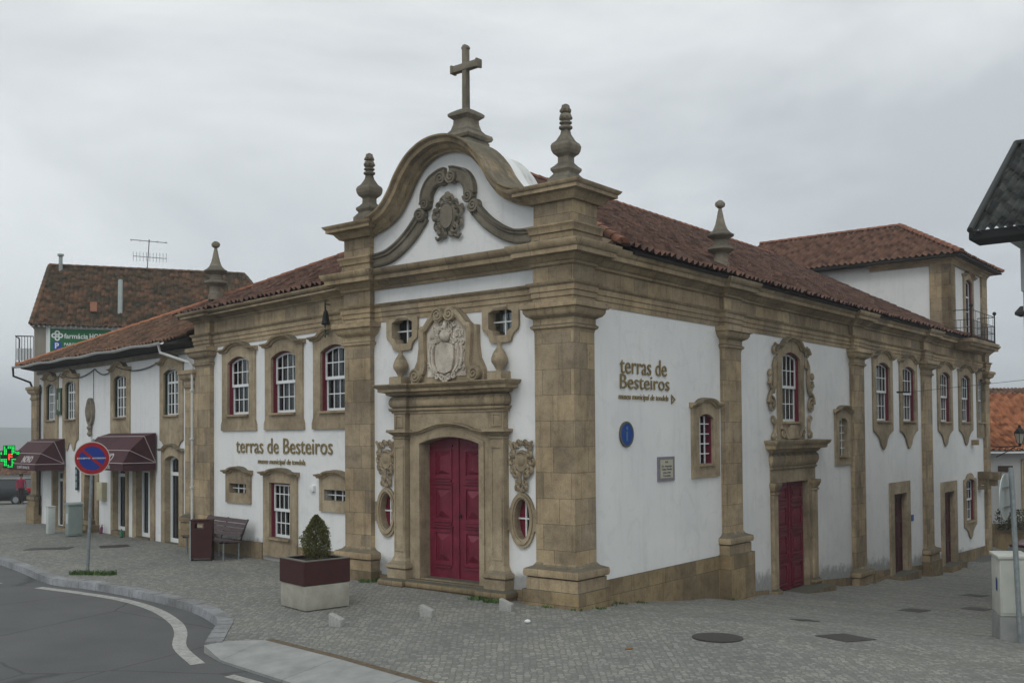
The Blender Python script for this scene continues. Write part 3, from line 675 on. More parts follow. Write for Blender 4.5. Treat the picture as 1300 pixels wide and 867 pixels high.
# --- pilasters
CAP = [(0, 4.80), (.015, 4.86), (.05, 4.88), (.06, 4.92), (.02, 4.95), (.02, 5.05), (.05, 5.07), (.11, 5.10), (.15, 5.16), (.155, 5.22), (.20, 5.23), (.205, 5.30), (.19, 5.335), (0, 5.34)]
def BASEP(z0, e=0.0): return [(0, z0-.02), (.13+e, z0-.02), (.13+e, z0+.19), (.10, z0+.195), (.165, z0+.22), (.175, z0+.28), (.165, z0+.345), (.10, z0+.37), (.05, z0+.39), (.02, z0+.42), (0, z0+.45)]
def pilaster(fr, u0, u1, zb, ob=0.0, back=WO, capz=0.0, ped=-3.5, corner=None, name='pilaster', sc=1):
    path = plan(corner) if corner else plan([(fr, u1, back-.05), (fr, u1, ob), (fr, u0, ob), (fr, u0, back-.05)])
    sg = -1
    if not corner and fr is S: path = plan([(fr, u0, back-.05), (fr, u0, ob), (fr, u1, ob), (fr, u1, back-.05)])
    sh = MB().sweep_plan(path, [(-.3, zb+.42), (0, zb+.42), (0, 4.85+capz), (-.3, 4.85+capz)], sg)
    p_ = obj(name, sh, M_ST, MUS)
    obj('capital', MB().sweep_plan(path, [(a*sc, b+capz) for a, b in CAP], sg), M_SM, p_)
    obj('base', MB().sweep_plan(path, BASEP(zb), sg), M_SM, p_)
    obj('pedestal', MB().sweep_plan(path, [(-.3, ped), (.19, ped), (.19, zb-.02), (-.3, zb-.02)], sg), M_SX, p_)
    return p_
pilaster(F, 0, 0, .24, corner=[(F, .86, WO-.05), (F, .86, 0), (F, 0, 0), (S, .66, 0), (S, .66, WO-.05)])
pilaster(F, 5.14, 5.92, .22, corner=[(F, 5.92, -.85), (F, 5.92, 0), (F, 5.14, 0), (F, 5.14, WO-.05)])
pilaster(S, 5.83, 6.65, .32)
pilaster(S, 13.85, 14.72, -1.34); pilaster(S, 20.55, 21.42, -1.36, ped=-3.6)
obj('pilaster', MB().sweep_plan(plan([(S, 28.72, WO-.05), (S, 28.72, 0), (S, 29.34, 0), (S, 29.34, -1.5)]), [(-.3, -3), (0, -3), (0, 4.85), (-.3, 4.85)], -1), M_ST, MUS)
obj('end_capital', MB().sweep_plan(plan([(S, 28.72, WO-.05), (S, 28.72, 0), (S, 29.34, 0), (S, 29.34, -1.5)]), CAP, -1), M_SM, MUS)
# plinth along the side wall
obj('plinth', MB().prism(S, [(.8, -1.5), (5.7, -1.5), (5.7, .29), (.8, .29)], WO-.05, WO+.05), M_SX, MUS)
def gS(u): q = S.p(u, 0, 0); return gz(q.x, q.y)
for a, b_, h in ((6.8, 8.2, .10), (11.6, 13.75, .22), (14.9, 17.0, .34), (19.1, 20.4, .36), (21.6, 22.45, .3), (24.6, 28.7, .5)):
    n_ = 6; us = [a+(b_-a)*i/n_ for i in range(n_+1)]
    obj('plinth', MB().prism(S, [(a, -3.5), (b_, -3.5)]+[(u, gS(u)+h) for u in reversed(us)], WO-.05, WO+.035), M_SX, MUS)
obj('front_plinth', MB().box(F, .9, 5.1, WO-.05, WO+.06, -1, .13), M_SX, MUS)
# --- raking cornice and gable
RK = [(0, WO+.02), (0, WO+.10), (.03, WO+.12), (.05, WO+.19), (.12, WO+.24), (.135, WO+.36), (.20, WO+.38), (.235, WO+.45), (.265, WO+.46), (.275, WO-.5), (.0, WO-.5)]
obj('raking_cornice', MB().sweep_face(F, rake, RK, -1), M_SM, MUS)
TOPC = [(0, 7.13), (.08, 7.13), (.10, 7.16), (.12, 7.18), (.17, 7.25), (.19, 7.265), (.28, 7.27), (.28, 7.33), (.31, 7.35), (.34, 7.395), (.34, 7.405), (-.3, 7.42)]
cR = [(F, .86, -.2), (F, .86, 0), (F, 0, 0), (S, .78, 0), (S, .78, -.5)]; cL = [(F, 5.92, -.75), (F, 5.92, 0), (F, 5.14, 0), (F, 5.14, -.2)]
BND = [(0, 6.38), (.05, 6.39), (.05, 6.46), (.03, 6.49), (.04, 6.56), (.07, 6.58), (.08, 6.66), (.11, 6.70), (.11, 6.73), (0, 6.74)]
for c_ in (cR, cL):
    q = plan(c_)
    obj('gable_pier', MB().sweep_plan(q, [(-.45, 6.3), (.0, 6.3), (.0, 7.14), (-.45, 7.14)], -1), M_ST, MUS)
    obj('gable_cornice', MB().sweep_plan(q, TOPC, -1), M_SM, MUS); obj('gable_band', MB().sweep_plan(q, BND, -1), M_SM, MUS)
for (a, b_, s0, s1) in ((0.0, .8, .0, .78), (5.15, 5.9, .0, .75)):
    obj('gable_pier_core', MB().box(F, a+.05, b_-.02, -.72, -.03, 6.3, 7.415), M_SP, MUS)
# inner scroll mouldings of the gable
lowp = [(2.16, 6.60), (1.72, 6.63), (1.38, 6.75), (1.03, 6.97), (0.78, 7.20), (0.66, 7.34)]
upp = [(0.57, 7.60), (0.55, 7.78), (0.42, 7.96), (0.2, 8.06), (0.06, 8.08)]
SCP = [(-.13, WO), (-.13, WO+.07), (-.10, WO+.09), (-.085, WO+.075), (.03, WO+.085), (.045, WO+.12), (.09, WO+.13), (.10, WO+.16), (.13, WO+.17), (.135, WO)]
for s in (1, -1):
    a = MB(); lp = [(C0+s*x, z) for x, z in smoothpts(lowp, 4)]; a.sweep_face(F, lp, SCP, -s)
    for cx, cz, r_ in ((.70, 7.36, .13), (.57, 7.56, .12), (.135, 8.0, .13)):
        a.prism(F, oval(C0+s*cx, cz, r_, r_, 16), WO, WO+.12)
        rtube(a, F, spiral(C0+s*cx, cz, r_, 1.9, 0, s, 26), .03, WO+.13)
    a.sweep_face(F, [(C0+s*x, z) for x, z in smoothpts(upp, 4)], [(x*1.06, o) for x, o in [(-.13, WO), (-.13, WO+.10), (-.11, WO+.12), (-.09, WO+.10), (.09, WO+.10), (.11, WO+.13), (.13, WO+.13), (.135, WO)]], -s)
    obj('gable_scroll', a, M_SD, MUS)
def carve(fr, cu, cz, sx, sz, curves, o, rad, blobs=(), seed=0):
    mb = MB()
    for k, c_ in enumerate(curves):
        for s in (1, -1):
            pts = smoothpts([(cu+s*x*sx, cz+z*sz) for x, z in c_], 4); n = len(pts); n1 = max(2, n-1)
            mb.tube([fr.p(u, o+.02*math.sin(k*2.1), z) for u, z in pts], [rad*(0.6+0.6*math.sin(math.pi*(i/n1)**0.8)) for i in range(n)], 4, nrm=fr.n)
    for (x, z, r_) in blobs:
        for s in ((1, -1) if x else (1,)): mb.ball(fr.p(cu+s*x*sx, o, cz+z*sz), (r_*sx*1.2, r_*.06+.02, r_*sz), fr, 8, 5)
    return mb
def cs(cx, cz, r, a0, turns, k=1): return [(cx+r*(1-.75*t)*math.cos(a0+k*2*math.pi*turns*t), cz+r*(1-.75*t)*math.sin(a0+k*2*math.pi*turns*t)) for t in [i/7 for i in range(8)]]
cart = [cs(.45, .35, .2, -2.2, 1.1, -1), cs(.62, .05, .22, 2.2, 1.1, -1), cs(.60, -.3, .2, -2.5, 1.1, 1), cs(.36, -.52, .22, 1.4, 1.2, -1), cs(.22, .62, .16, -1.4, 1, 1), cs(.72, .3, .14, 2.8, 1, 1),
        [(.28, .42), (.38, .15), (.36, -.15), (.24, -.42), (0, -.52)], [(0, .5), (.16, .5), (.28, .42)], [(.12, -.55), (.35, -.75), (.58, -.86), (.72, -.74)], [(.1, -.6), (.16, -.75), (.3, -.8)], [(.3, .5), (.5, .55), (.62, .45)]]
obj('gable_cartouche', merge(carve(F, C0, 7.25, .47, .50, cart, WO+.075, .034, [(0, .82, .16), (.2, .74, .12), (0, 0, .33), (.5, .1, .07), (.42, -.35, .08)]), MB().prism(F, oval(C0, 7.25, .17, .24), WO, WO+.12)), M_SD, MUS)
# --- finials and cross
FIN = [(.37, 7.40), (.37, 7.60), (.33, 7.63), (.25, 7.70), (.31, 7.76), (.31, 7.80), (.24, 7.84), (.165, 7.90), (.16, 8.0), (.2, 8.03), (.25, 8.06), (.29, 8.12), (.305, 8.2), (.28, 8.25), (.2, 8.30), (.11, 8.42), (.085, 8.52)]
FINT = [(.085, 8.5), (.125, 8.53), (.125, 8.56), (.08, 8.58), (.08, 8.60), (.115, 8.62), (.115, 8.645), (.07, 8.66), (.10, 8.70), (.115, 8.74), (.10, 8.79), (.06, 8.81), (.09, 8.85), (.095, 8.88), (.07, 8.93), (.045, 8.95), (.03, 8.975)]
def finial(c, dz=0):
    c = Vector(c); mb = MB().lathe(c, [(r_*.66, z+dz) for r_, z in FIN], sq=True)
    f_ = obj('finial', mb, M_SD, MUS, smooth=False); t = MB().lathe(c, [(r_, z+dz) for r_, z in FINT], 12)
    for i in range(7):
        for k, (zz, rr) in enumerate(((8.72, .10), (8.85, .085), (8.93, .05))):
            an = 2*math.pi*(i+.5*k)/7; t.ball(c+Vector((math.cos(an)*rr, math.sin(an)*rr, zz+dz)), (.028, .028, .035), None, 6, 4)
    obj('pine_cone', t, M_SD, f_)
finial(F.p(.38, -.36, 0)); finial(F.p(5.52, -.36, 0), .03)
pc = F.p(C0, -.62, 0)
cb = obj('cross_pedestal', MB().lathe(pc, [(.33, 8.3), (.33, 8.80), (.31, 8.82), (.36, 8.84), (.385, 8.89), (.37, 8.95), (.28, 8.99), (.22, 9.06), (.185, 9.18), (.18, 9.26), (.20, 9.28), (.26, 9.33), (.265, 9.38), (.22, 9.42), (.12, 9.48)], sq=True), M_SD, MUS, smooth=False)
cr_ = MB(); t = .058
cr_.prism(F, [(C0-t, 9.46), (C0+t, 9.46), (C0+t*.93, 10.28), (C0+.34, 10.28), (C0+.34, 10.42), (C0+t*.93, 10.42), (C0+t*.93, 10.70), (C0+t*1.25, 10.71), (C0+t*1.25, 10.74), (C0+.03, 10.79), (C0-.03, 10.79), (C0-t*1.25, 10.74), (C0-t*1.25, 10.71), (C0-t*.93, 10.70), (C0-t*.93, 10.42), (C0-.34, 10.42), (C0-.34, 10.28), (C0-t*.93, 10.28)], -.62-.06, -.62+.06)
for s in (1, -1): cr_.box(F, C0+s*.335-.025, C0+s*.335+.025, -.70, -.54, 10.265, 10.435)
obj('stone_cross', cr_, M_SD, MUS, bev=.008)
FB = [(.2, 6.66), (.2, 6.80), (.17, 6.83), (.155, 6.98), (.17, 7.02), (.24, 7.06), (.30, 7.11), (.30, 7.16), (.22, 7.19), (.16, 7.22), (.155, 7.33), (.19, 7.36), (.30, 7.42), (.31, 7.45), (.24, 7.49), (.17, 7.56), (.12, 7.68), (.085, 7.82), (.055, 7.98), (.035, 8.06)]
def finial2(c, dz):
    c = Vector(c); mb = MB().lathe(c, [(r_, z+dz) for r_, z in FB], 16)
    f_ = obj('finial', mb, M_SD, MUS); b_ = MB().ball(c+Z*(8.15+dz), .10, None, 10, 8)
    for i in range(6): an = i*math.pi/3; b_.ball(c+Vector((math.cos(an)*.07, math.sin(an)*.07, 8.15+dz)), (.05, .05, .07), None, 6, 4)
    obj('finial_ball', b_, M_SD, f_)
finial2(S.p(6.3, -.3, 0), .02); obj('finial_block', MB().box(S, 5.98, 6.62, -.55, -.05, 6.3, 6.72), noisy('terracotta_block', (.25, .09, .05), (.4, .16, .09), 8), MUS)
# --- portal
PO = WO
for s in (1, -1):
    a = MB(); u = C0+s*1.27; a.box(F, u-.155, u+.155, PO, PO+.16, .48, 2.95); a.box(F, u-.105, u+.105, PO+.15, PO+.145, .7, 2.75)
    a.box(F, u-.11, u+.11, PO+.162, PO+.175, .66, .70); a.box(F, u-.11, u+.11, PO+.162, PO+.175, 2.74, 2.78); a.box(F, u-.13, u-.105, PO+.162, PO+.175, .66, 2.78); a.box(F, u+.105, u+.13, PO+.162, PO+.175, .66, 2.78)
    a.box(F, u-.15, u+.15, PO, PO+.15, 3.09, 3.44); a.prism(F, rect(u-.11, u+.11, 3.14, 3.39), PO+.15, PO+.165, [rect(u-.08, u+.08, 3.17, 3.36)])
    pth = [F.xy(u+.155, PO), F.xy(u+.155, PO+.16), F.xy(u-.155, PO+.16), F.xy(u-.155, PO)]
    a.sweep_plan(pth, [(0, 2.90), (.02, 2.92), (.02, 2.95), (.0, 2.96), (.03, 2.99), (.08, 3.03), (.11, 3.04), (.11, 3.09), (0, 3.095)], -1)
    a.sweep_plan(pth, [(-.05, .1), (.10, .1), (.10, .30), (.08, .31), (.12, .34), (.12, .40), (.07, .43), (.04, .47), (.02, .52), (0, .56)], -1)
    obj('portal_pilaster', a, M_SP, MUS)
op = [(C0-.77, .15), (C0+.77, .15)]+list(reversed(arc(C0-.77, C0+.77, 2.81, .13)))
ou = [(C0-1.06, .12), (C0+1.06, .12), (C0+1.06, 3.44), (C0-1.06, 3.44)]
obj('door_surround', MB().prism(F, ou, PO-.45, PO+.07, [op]).prism(F, [(C0-.90, .12), (C0-.775, .12)]+arc(C0-.775, C0+.775, 2.815, .135)+[(C0+.775, .12), (C0+.9, .12)]+list(reversed(arc(C0-.9, C0+.9, 2.86, .19))), PO+.07, PO+.10), M_SP, MUS)
obj('door_archivolt', MB().sweep_face(F, [(C0-1.1, 3.0), (C0-.86, 3.0), (C0-.74, 3.02)]+arc(C0-.68, C0+.68, 3.03, .13)+[(C0+.74, 3.02), (C0+.86, 3.0), (C0+1.1, 3.0)], [(0, PO), (0, PO+.11), (.03, PO+.13), (.04, PO+.16), (.065, PO+.16), (.07, PO)]), M_SM, MUS)
pp = lambda h, o: [F.xy(C0+h, PO), F.xy(C0+h, PO+o), F.xy(C0+1.08, PO+o), F.xy(C0+1.08, PO+o-.09), F.xy(C0-1.08, PO+o-.09), F.xy(C0-1.08, PO+o), F.xy(C0-h, PO+o), F.xy(C0-h, PO)]
e_ = MB().sweep_plan(pp(1.44, .16), [(-.02, 3.42), (.02, 3.42), (.02, 3.45), (.06, 3.48), (.07, 3.52), (0, 3.525), (.01, 3.53), (.045, 3.56), (.065, 3.62), (.06, 3.68), (.03, 3.74), (0, 3.76), (.06, 3.775), (.10, 3.79), (.11, 3.83), (.22, 3.85), (.22, 3.91), (.26, 3.93), (.30, 3.98), (.30, 4.0), (-.02, 4.01)], -1)
obj('door_entablature', e_, M_SM, MUS)
# double door
D = MB().box(F, C0-.80, C0-.008, PO-.26, PO-.20, .15, 2.98).box(F, C0+.008, C0+.80, PO-.26, PO-.20, .15, 2.98).box(F, C0-.03, C0+.03, PO-.21, PO-.175, .15, 2.95)
dd = obj('door', D, M_REDD, MUS)
for s in (1, -1):
    pn = MB()
    for (z0, z1) in ((.42, 1.12), (1.26, 1.98), (2.12, 2.72)):
        u0, u1 = sorted((C0+s*.16, C0+s*.64)); pn.prism(F, rect(u0, u1, z0, z1), PO-.205, PO-.175, [rect(u0+.05, u1-.05, z0+.06, z1-.06)])
        cx, cz = (u0+u1)/2, (z0+z1)/2
        vs = [F.p(a_, PO-.20, b_) for a_, b_ in rect(u0+.07, u1-.07, z0+.09, z1-.09)]+[F.p(a_, PO-.145, b_) for a_, b_ in ((cx-.03, cz-.14), (cx+.03, cz-.14), (cx+.03, cz+.14), (cx-.03, cz+.14))]
        pn.add(vs, [(0, 1, 5, 4), (1, 2, 6, 5), (2, 3, 7, 6), (3, 0, 4, 7), (4, 5, 6, 7)])
        pn.box(F, u0-.02, u1+.02, PO-.20, PO-.162, z1+.03, z1+.06); pn.box(F, u0+.02, u1-.02, PO-.20, PO-.162, z0-.06, z0-.03)
    obj('door_panel', pn, M_REDD, dd, smooth=False)
obj('door_knob', MB().ball(F.p(C0-.08, PO-.16, 1.4), .03), M_IRON, dd)
st_ = [F.xy(C0+1.62, PO), F.xy(C0+1.62, PO+.42), F.xy(C0+.95, PO+.42), F.xy(C0+.95, PO+.34), F.xy(C0-.95, PO+.34), F.xy(C0-.95, PO+.42), F.xy(C0-1.66, PO+.42), F.xy(C0-1.66, PO)]
obj('door_step', MB().sweep_plan(st_, [(-.4, -.6), (-.04, -.6), (-.03, -.03), (.0, 0), (.015, .05), (0, .1), (-.04, .125), (-.4, .13)], -1).box(F, C0-1.5, C0+1.5, PO-.30, PO+.2, -.4, .14).box(F, C0-.78, C0+.78, PO-.45, PO+.05, .1, .165), M_SX, MUS)
# coat of arms aedicule on the portal
half = [(.93, 4.01), (.95, 4.12), (.90, 4.27), (.80, 4.45), (.76, 4.7), (.76, 5.08), (.62, 5.09), (.52, 5.17), (.40, 5.32), (.28, 5.42), (0, 5.43)]
pan = [(C0+x, z) for x, z in ((.50, 4.12), (.50, 5.0), (.30, 5.22), (-.30, 5.22), (-.50, 5.0), (-.50, 4.12))]
aed = MB().prism(F, [(C0+x, z) for x, z in half]+[(C0-x, z) for x, z in reversed(half[:-1])], PO, PO+.12)
for s in (1, -1):
    aed.sweep_face(F, [(C0+s*x, z) for x, z in smoothpts([(.64, 4.2), (.58, 4.36), (.60, 4.6), (.62, 5.02), (.52, 5.08), (.38, 5.24), (.24, 5.36)], 3)], [(-.07, PO+.12), (-.06, PO+.2), (0, PO+.22), (.06, PO+.2), (.07, PO+.12)], -s)
    for (cx, cz, r_) in ((.76, 4.15, .15), (.155, 5.32, .14)):
        aed.prism(F, oval(C0+s*cx, cz, r_, r_, 18), PO, PO+.22); rtube(aed, F, spiral(C0+s*cx, cz, r_*.95, 2, 0, s, 28), .026, PO+.225)
obj('arms_aedicule', aed, M_SP, MUS)
obj('arms_backing', MB().prism(F, pan, PO+.10, PO+.135), M_RELIEF, MUS)
shd = [(0, 4.17), (.16, 4.22), (.2, 4.3), (.235, 4.45), (.24, 4.66), (.2, 4.72), (.1, 4.76), (0, 4.78)]
shl = [(C0+x, z) for x, z in shd]+[(C0-x, z) for x, z in reversed(shd[1:-1])]
arms = MB().prism(F, shl, PO+.13, PO+.20)
for k, w_ in enumerate((.26, .34)):
    for s in (1, -1):
        rtube(arms, F, smoothpts([(C0+s*w_*1.1, 4.74), (C0+s*(w_+.08), 4.6), (C0+s*(w_+.06), 4.35), (C0+s*w_*.8, 4.2)], 4), .035-.008*k, PO+.16, 6)
arms.ball(F.p(C0, PO+.17, 4.9), (.12, .09, .13), F, 12, 8)
rr = random.Random(11)
for k in range(46):
    for s in (1, -1):
        ang = rr.uniform(-.1, 1.75); rd = rr.uniform(.2, .44); cx, cz = rd*math.cos(ang), 4.78+rd*math.sin(ang)*1.0
        if k > 34: cx, cz = rr.uniform(.28, .46), rr.uniform(4.2, 4.75)
        if abs(cx) > .47 or cz > 5.18: continue
        rtube(arms, F, [(C0+s*x, z) for x, z in spiral(cx, cz, rr.uniform(.035, .06), .9, rr.uniform(0, 6), 1, 7, .3)], .016, PO+rr.uniform(.14, .17), 5)
for s in (1, -1):
    for x, z in ((.1, 4.1), (.22, 4.12), (.04, 4.06)): rtube(arms, F, [(C0+s*a_, b_) for a_, b_ in spiral(x, z, .06, 1.1, 1, 1, 9, .25)], .024, PO+.17, 6)
arms.ball(F.p(C0, PO+.17, 5.1), (.05, .05, .09), F, 8, 6)
obj('coat_of_arms', arms, M_RELIEF, MUS)
# urn balusters and quatrefoil windows
def quatre(uc, zc, h, c): 
    pts = []
    for sx, sz in ((1, -1), (1, 1), (-1, 1), (-1, -1)):
        q = [(h, c), (h*.86, c*1.12), (h*.70, h*.70*.93), (c*1.12, h*.86), (c, h)]
        if sx*sz > 0: pts += [(uc+sx*a_, zc+sz*b_) for a_, b_ in q]
        else: pts += [(uc+sx*a_, zc+sz*b_) for a_, b_ in reversed(q)]
    return pts
for s in (1, -1):
    u = C0+s*1.285
    lo_ = [(.44, 5.36), (.44, 5.0), (.41, 4.93), (.33, 4.88), (.28, 4.81), (.25, 4.72), (.19, 4.70)]
    outer = [(u+x, z) for x, z in lo_]+[(u-x, z) for x, z in reversed(lo_)]
    q = obj('quatrefoil_window', MB().prism(F, outer, PO-.30, PO+.06, [quatre(u, 5.12, .285, .15)]), M_SP, MUS)
    obj('glazing_bar', MB().box(F, u-.014, u+.014, PO-.14, PO-.11, 4.8, 5.42).box(F, u-.3, u+.3, PO-.138, PO-.112, 5.09, 5.118), M_WPAINT, q)
    obj('pane', MB().box(F, u-.3, u+.3, PO-.17, PO-.164, 4.8, 5.42), M_GLASS, q)
    cu_ = F.p(u-.04, PO+.13, 0)
    b_ = MB().lathe(cu_, [(.055, 4.70), (.04, 4.64), (.055, 4.60), (.12, 4.5), (.155, 4.40), (.15, 4.33), (.09, 4.24), (.06, 4.18), (.06, 4.15), (.12, 4.14)], 16).lathe(cu_, [(.165, 4.0), (.165, 4.14), (.15, 4.16)], sq=True)
    obj('urn', b_, M_SP, MUS)
    uo = C0+s*1.76
    outer = [(uo+x, z) for x, z in [(.23, 1.04), (.32, 1.20), (.345, 1.23), (.345, 1.60), (.32, 1.63), (.23, 1.80)]]
    ov = [(uo+.30*math.cos(t), 1.41+.51*math.sin(t)) for t in [2*math.pi*i/28 for i in range(28)]]
    ear = MB().prism(F, ov, PO-.28, PO+.05, [oval(uo, 1.43, .175, .37, 24)])
    for zz in (1.43,): 
        for t in (1, -1): ear.box(F, uo+t*.30-.04, uo+t*.30+.04, PO, PO+.048, 1.22, 1.62)
    ear.prism(F, [(uo+.255*math.cos(t), 1.42+.455*math.sin(t)) for t in [2*math.pi*i/28 for i in range(28)]], PO+.05, PO+.075, [oval(uo, 1.43, .205, .40, 24)])
    ow = obj('oval_window', ear, M_SP, MUS)
    obj('lining', MB().prism(F, oval(uo, 1.43, .172, .366, 20), PO-.142, PO-.112, [oval(uo-.02, 1.43, .055, .22, 20)]), M_RED, ow)
    obj('glazing_bar', MB().box(F, uo-.014, uo+.014, PO-.11, PO-.08, 1.06, 1.8).box(F, uo-.19, uo+.19, PO-.108, PO-.082, 1.42, 1.448), M_WPAINT, ow)
    obj('pane', MB().box(F, uo-.2, uo+.2, PO-.15, PO-.144, 1.02, 1.84), M_GLASS, ow)
    oc = [cs(.42, .62, .17, -2, 1.1, 1), cs(.52, .38, .14, 2, 1.1, 1), cs(.6, .12, .17, 2.3, 1.1, 1), cs(.5, -.16, .16, 2.3, 1.2, 1), cs(.32, -.36, .15, -2.6, 1.1, -1), cs(.18, .72, .14, -1.5, 1, 1), cs(.22, -.62, .13, 2, 1.1, 1), cs(.24, -.82, .12, -2, 1.1, -1),
          [(.24, .36), (.31, .15), (.24, -.06), (0, -.14)], [(.0, .42), (.14, .41), (.24, .36)], [(.7, .8), (.58, .72), (.5, .5)], [(.12, -.2), (.14, -.45), (.08, -.7)]]
    obj('rocaille_ornament', merge(carve(F, uo, 2.43, .40, .53, oc, PO+.05, .032, [(0, .14, .22), (0, -.88, .1), (.38, -.05, .08), (0, .75, .1)]), MB().prism(F, oval(uo, 2.5, .15, .2, 16), PO, PO+.06)), M_SP, MUS)
# ------------------------------------------------------------------ side street facade details
def outerS(uc, h, zt, r, fb, tip): return apron(uc, h, fb, tip)+toppoly(uc, h, zt, r)
for c, h in SW[:4]:
    window(S, MUS, c, 1.28, 3.30, 4.93, .15, outerS(c, h, 5.40, .19, 3.02, 2.42), top=eyebrow(c, h, 5.40, .19, .10))
c = 28.36; window(S, MUS, c, .98, 3.30, 4.9, .13, rect(c-.62, c+.62, 2.70, 5.26)[:2]+toppoly(c, .62, 5.38, .17), top=eyebrow(c, .62, 5.38, .17, .08), nx=3)
# small barred window near the lettering
c = 5.07; window(S, MUS, c, .66, 2.32, 3.30, .09, rect(c-.62, c+.62, 2.03, 3.5)[:2]+toppoly(c, .62, 3.64, .12), sash='none', frame=None, nx=1, bars=(3, 5, True), top=eyebrow(c, .62, 3.66, .12, .06), curtain=False)
c = 13.22; window(S, MUS, c, .62, 2.32, 3.27, .09, rect(c-.60, c+.60, 2.06, 3.5)[:2]+toppoly(c, .60, 3.62, .12), sash='none', frame=None, lining=None, bars=(3, 5, True), top=eyebrow(c, .60, 3.64, .12, .06), curtain=False)
# ornate window over the side portal
c = 9.65; ww = window(S, MUS, c, 1.14, 3.24, 4.83, .15, rect(c-.82, c+.82, 2.78, 5.0)[:2]+toppoly(c, .82, 5.30, .24), top=eyebrow(c, .86, 5.30, .24, .14, .12))
sc_ = MB()
for s in (1, -1):
    for cx, cz, r_ in ((1.0, 5.02, .14), (1.22, 3.66, .19), (.96, 4.72, .12)): rtube(sc_, S, spiral(c+s*cx, cz, r_, 1.6, 1.5, s, 22), .035, WO+.06)
    rtube(sc_, S, smoothpts([(c+s*x, z) for x, z in [(.94, 4.8), (1.06, 4.62), (1.04, 4.3), (1.10, 4.05), (1.32, 3.9), (1.40, 3.7)]], 5), .055, WO+.06)
    rtube(sc_, S, smoothpts([(c+s*x, z) for x, z in [(1.1, 3.95), (1.32, 4.15), (1.30, 4.3)]], 5), .04, WO+.06)
    sc_.ball(S.p(c+s*1.31, WO+.06, 4.42), (.07, .06, .1), S, 8, 6); sc_.ball(S.p(c+s*1.33, WO+.06, 4.18), (.09, .05, .06), S, 8, 6)
    for (x, z) in ((1.12, 3.30), (1.12, 2.90)): rtube(sc_, S, spiral(c+s*x, z, .11, 1.3, 0, s, 16), .03, WO+.06)
    rtube(sc_, S, smoothpts([(c+s*x, z) for x, z in [(1.2, 3.36), (1.06, 3.2), (1.04, 3.05), (1.18, 2.84)]], 5), .045, WO+.06)
    rtube(sc_, S, smoothpts([(c+s*x, z) for x, z in [(.7, 3.1), (.5, 3.0), (.42, 2.86), (.3, 2.82)]], 4), .05, WO+.07)
    rtube(sc_, S, spiral(c+s*.62, 2.95, .1, 1.4, 0, s, 16), .028, WO+.08)
sc_.prism(S, [(c-.3, 2.82), (c+.3, 2.82), (c+.34, 3.08), (c+.2, 3.16), (c-.2, 3.16), (c-.34, 3.08)], WO+.04, WO+.10)
obj('scrolled_frame', sc_, M_SP, ww)
# side portal
c = 9.78
def pS(h, o, hi=0): return [S.xy(c-h, WO), S.xy(c-h, WO+o), S.xy(c+h, WO+o), S.xy(c+h, WO)]
sp = MB().prism(S, [(c-1.40, -1.3), (c-.97, -1.3), (c-.97, 1.74), (c+.92, 1.74), (c+.92, -1.3), (c+1.40, -1.3), (c+1.40, 2.1), (c-1.40, 2.1)], WO-.5, WO+.02)
obj('side_portal', sp, M_SP, MUS)
obj('side_entablature', MB().sweep_plan(pS(1.38, .03), [(0, 2.06), (.03, 2.08), (.04, 2.12), (.01, 2.14), (.05, 2.2), (.08, 2.3), (.07, 2.4), (.02, 2.47), (.06, 2.49), (.10, 2.53), (.11, 2.56), (.24, 2.58), (.25, 2.66), (.30, 2.70), (.33, 2.77), (.33, 2.785), (-.1, 2.8)], -1), M_SM, MUS)
for s in (1, -1):
    u = c+s*1.25; pth = [S.xy(u-.12, WO), S.xy(u-.12, WO+.09), S.xy(u+.12, WO+.09), S.xy(u+.12, WO)]
    q = obj('side_portal_pilaster', MB().box(S, u-.12, u+.12, WO, WO+.09, -1.2, 1.5), M_SP, MUS)
    obj('capital', MB().sweep_plan(pth, [(-.02, 1.46), (.03, 1.48), (.03, 1.52), (0, 1.54), (.04, 1.6), (.06, 1.66), (.07, 1.68), (.07, 1.75), (-.02, 1.76)], -1), M_SM, q)
    obj('base', MB().sweep_plan(pth, [(-.02, -1.4), (.08, -1.4), (.08, -.98), (.05, -.95), (.07, -.9), (.05, -.84), (.0, -.8)], -1), M_SX, q)
obj('side_step', MB().box(S, c-1.5, c+1.5, WO-.4, WO+.5, -1.6, -.98), M_SX, MUS)
sd = obj('side_door', MB().box(S, c-.97, c+.94, WO-.20, WO-.14, -1.1, 1.76).box(S, c-.03, c+.03, WO-.15, WO-.115, -1.1, 1.76), M_REDD, MUS)
for s in (1, -1):
    for (z0, z1) in ((-.85, -.3), (-.12, .42), (.6, 1.14), (1.28, 1.62)):
        u0, u1 = sorted((c+s*.14, c+s*.80)); pn = MB().prism(S, rect(u0, u1, z0, z1), WO-.145, WO-.11, [rect(u0+.05, u1-.05, z0+.05, z1-.05)])
        pn.prism(S, rect(u0+.12, u1-.12, z0+.12, z1-.12), WO-.145, WO-.115); pn.box(S, u0, u1, WO-.14, WO-.095, z0-.07, z0-.03)
        obj('door_panel', pn, M_REDD, sd)
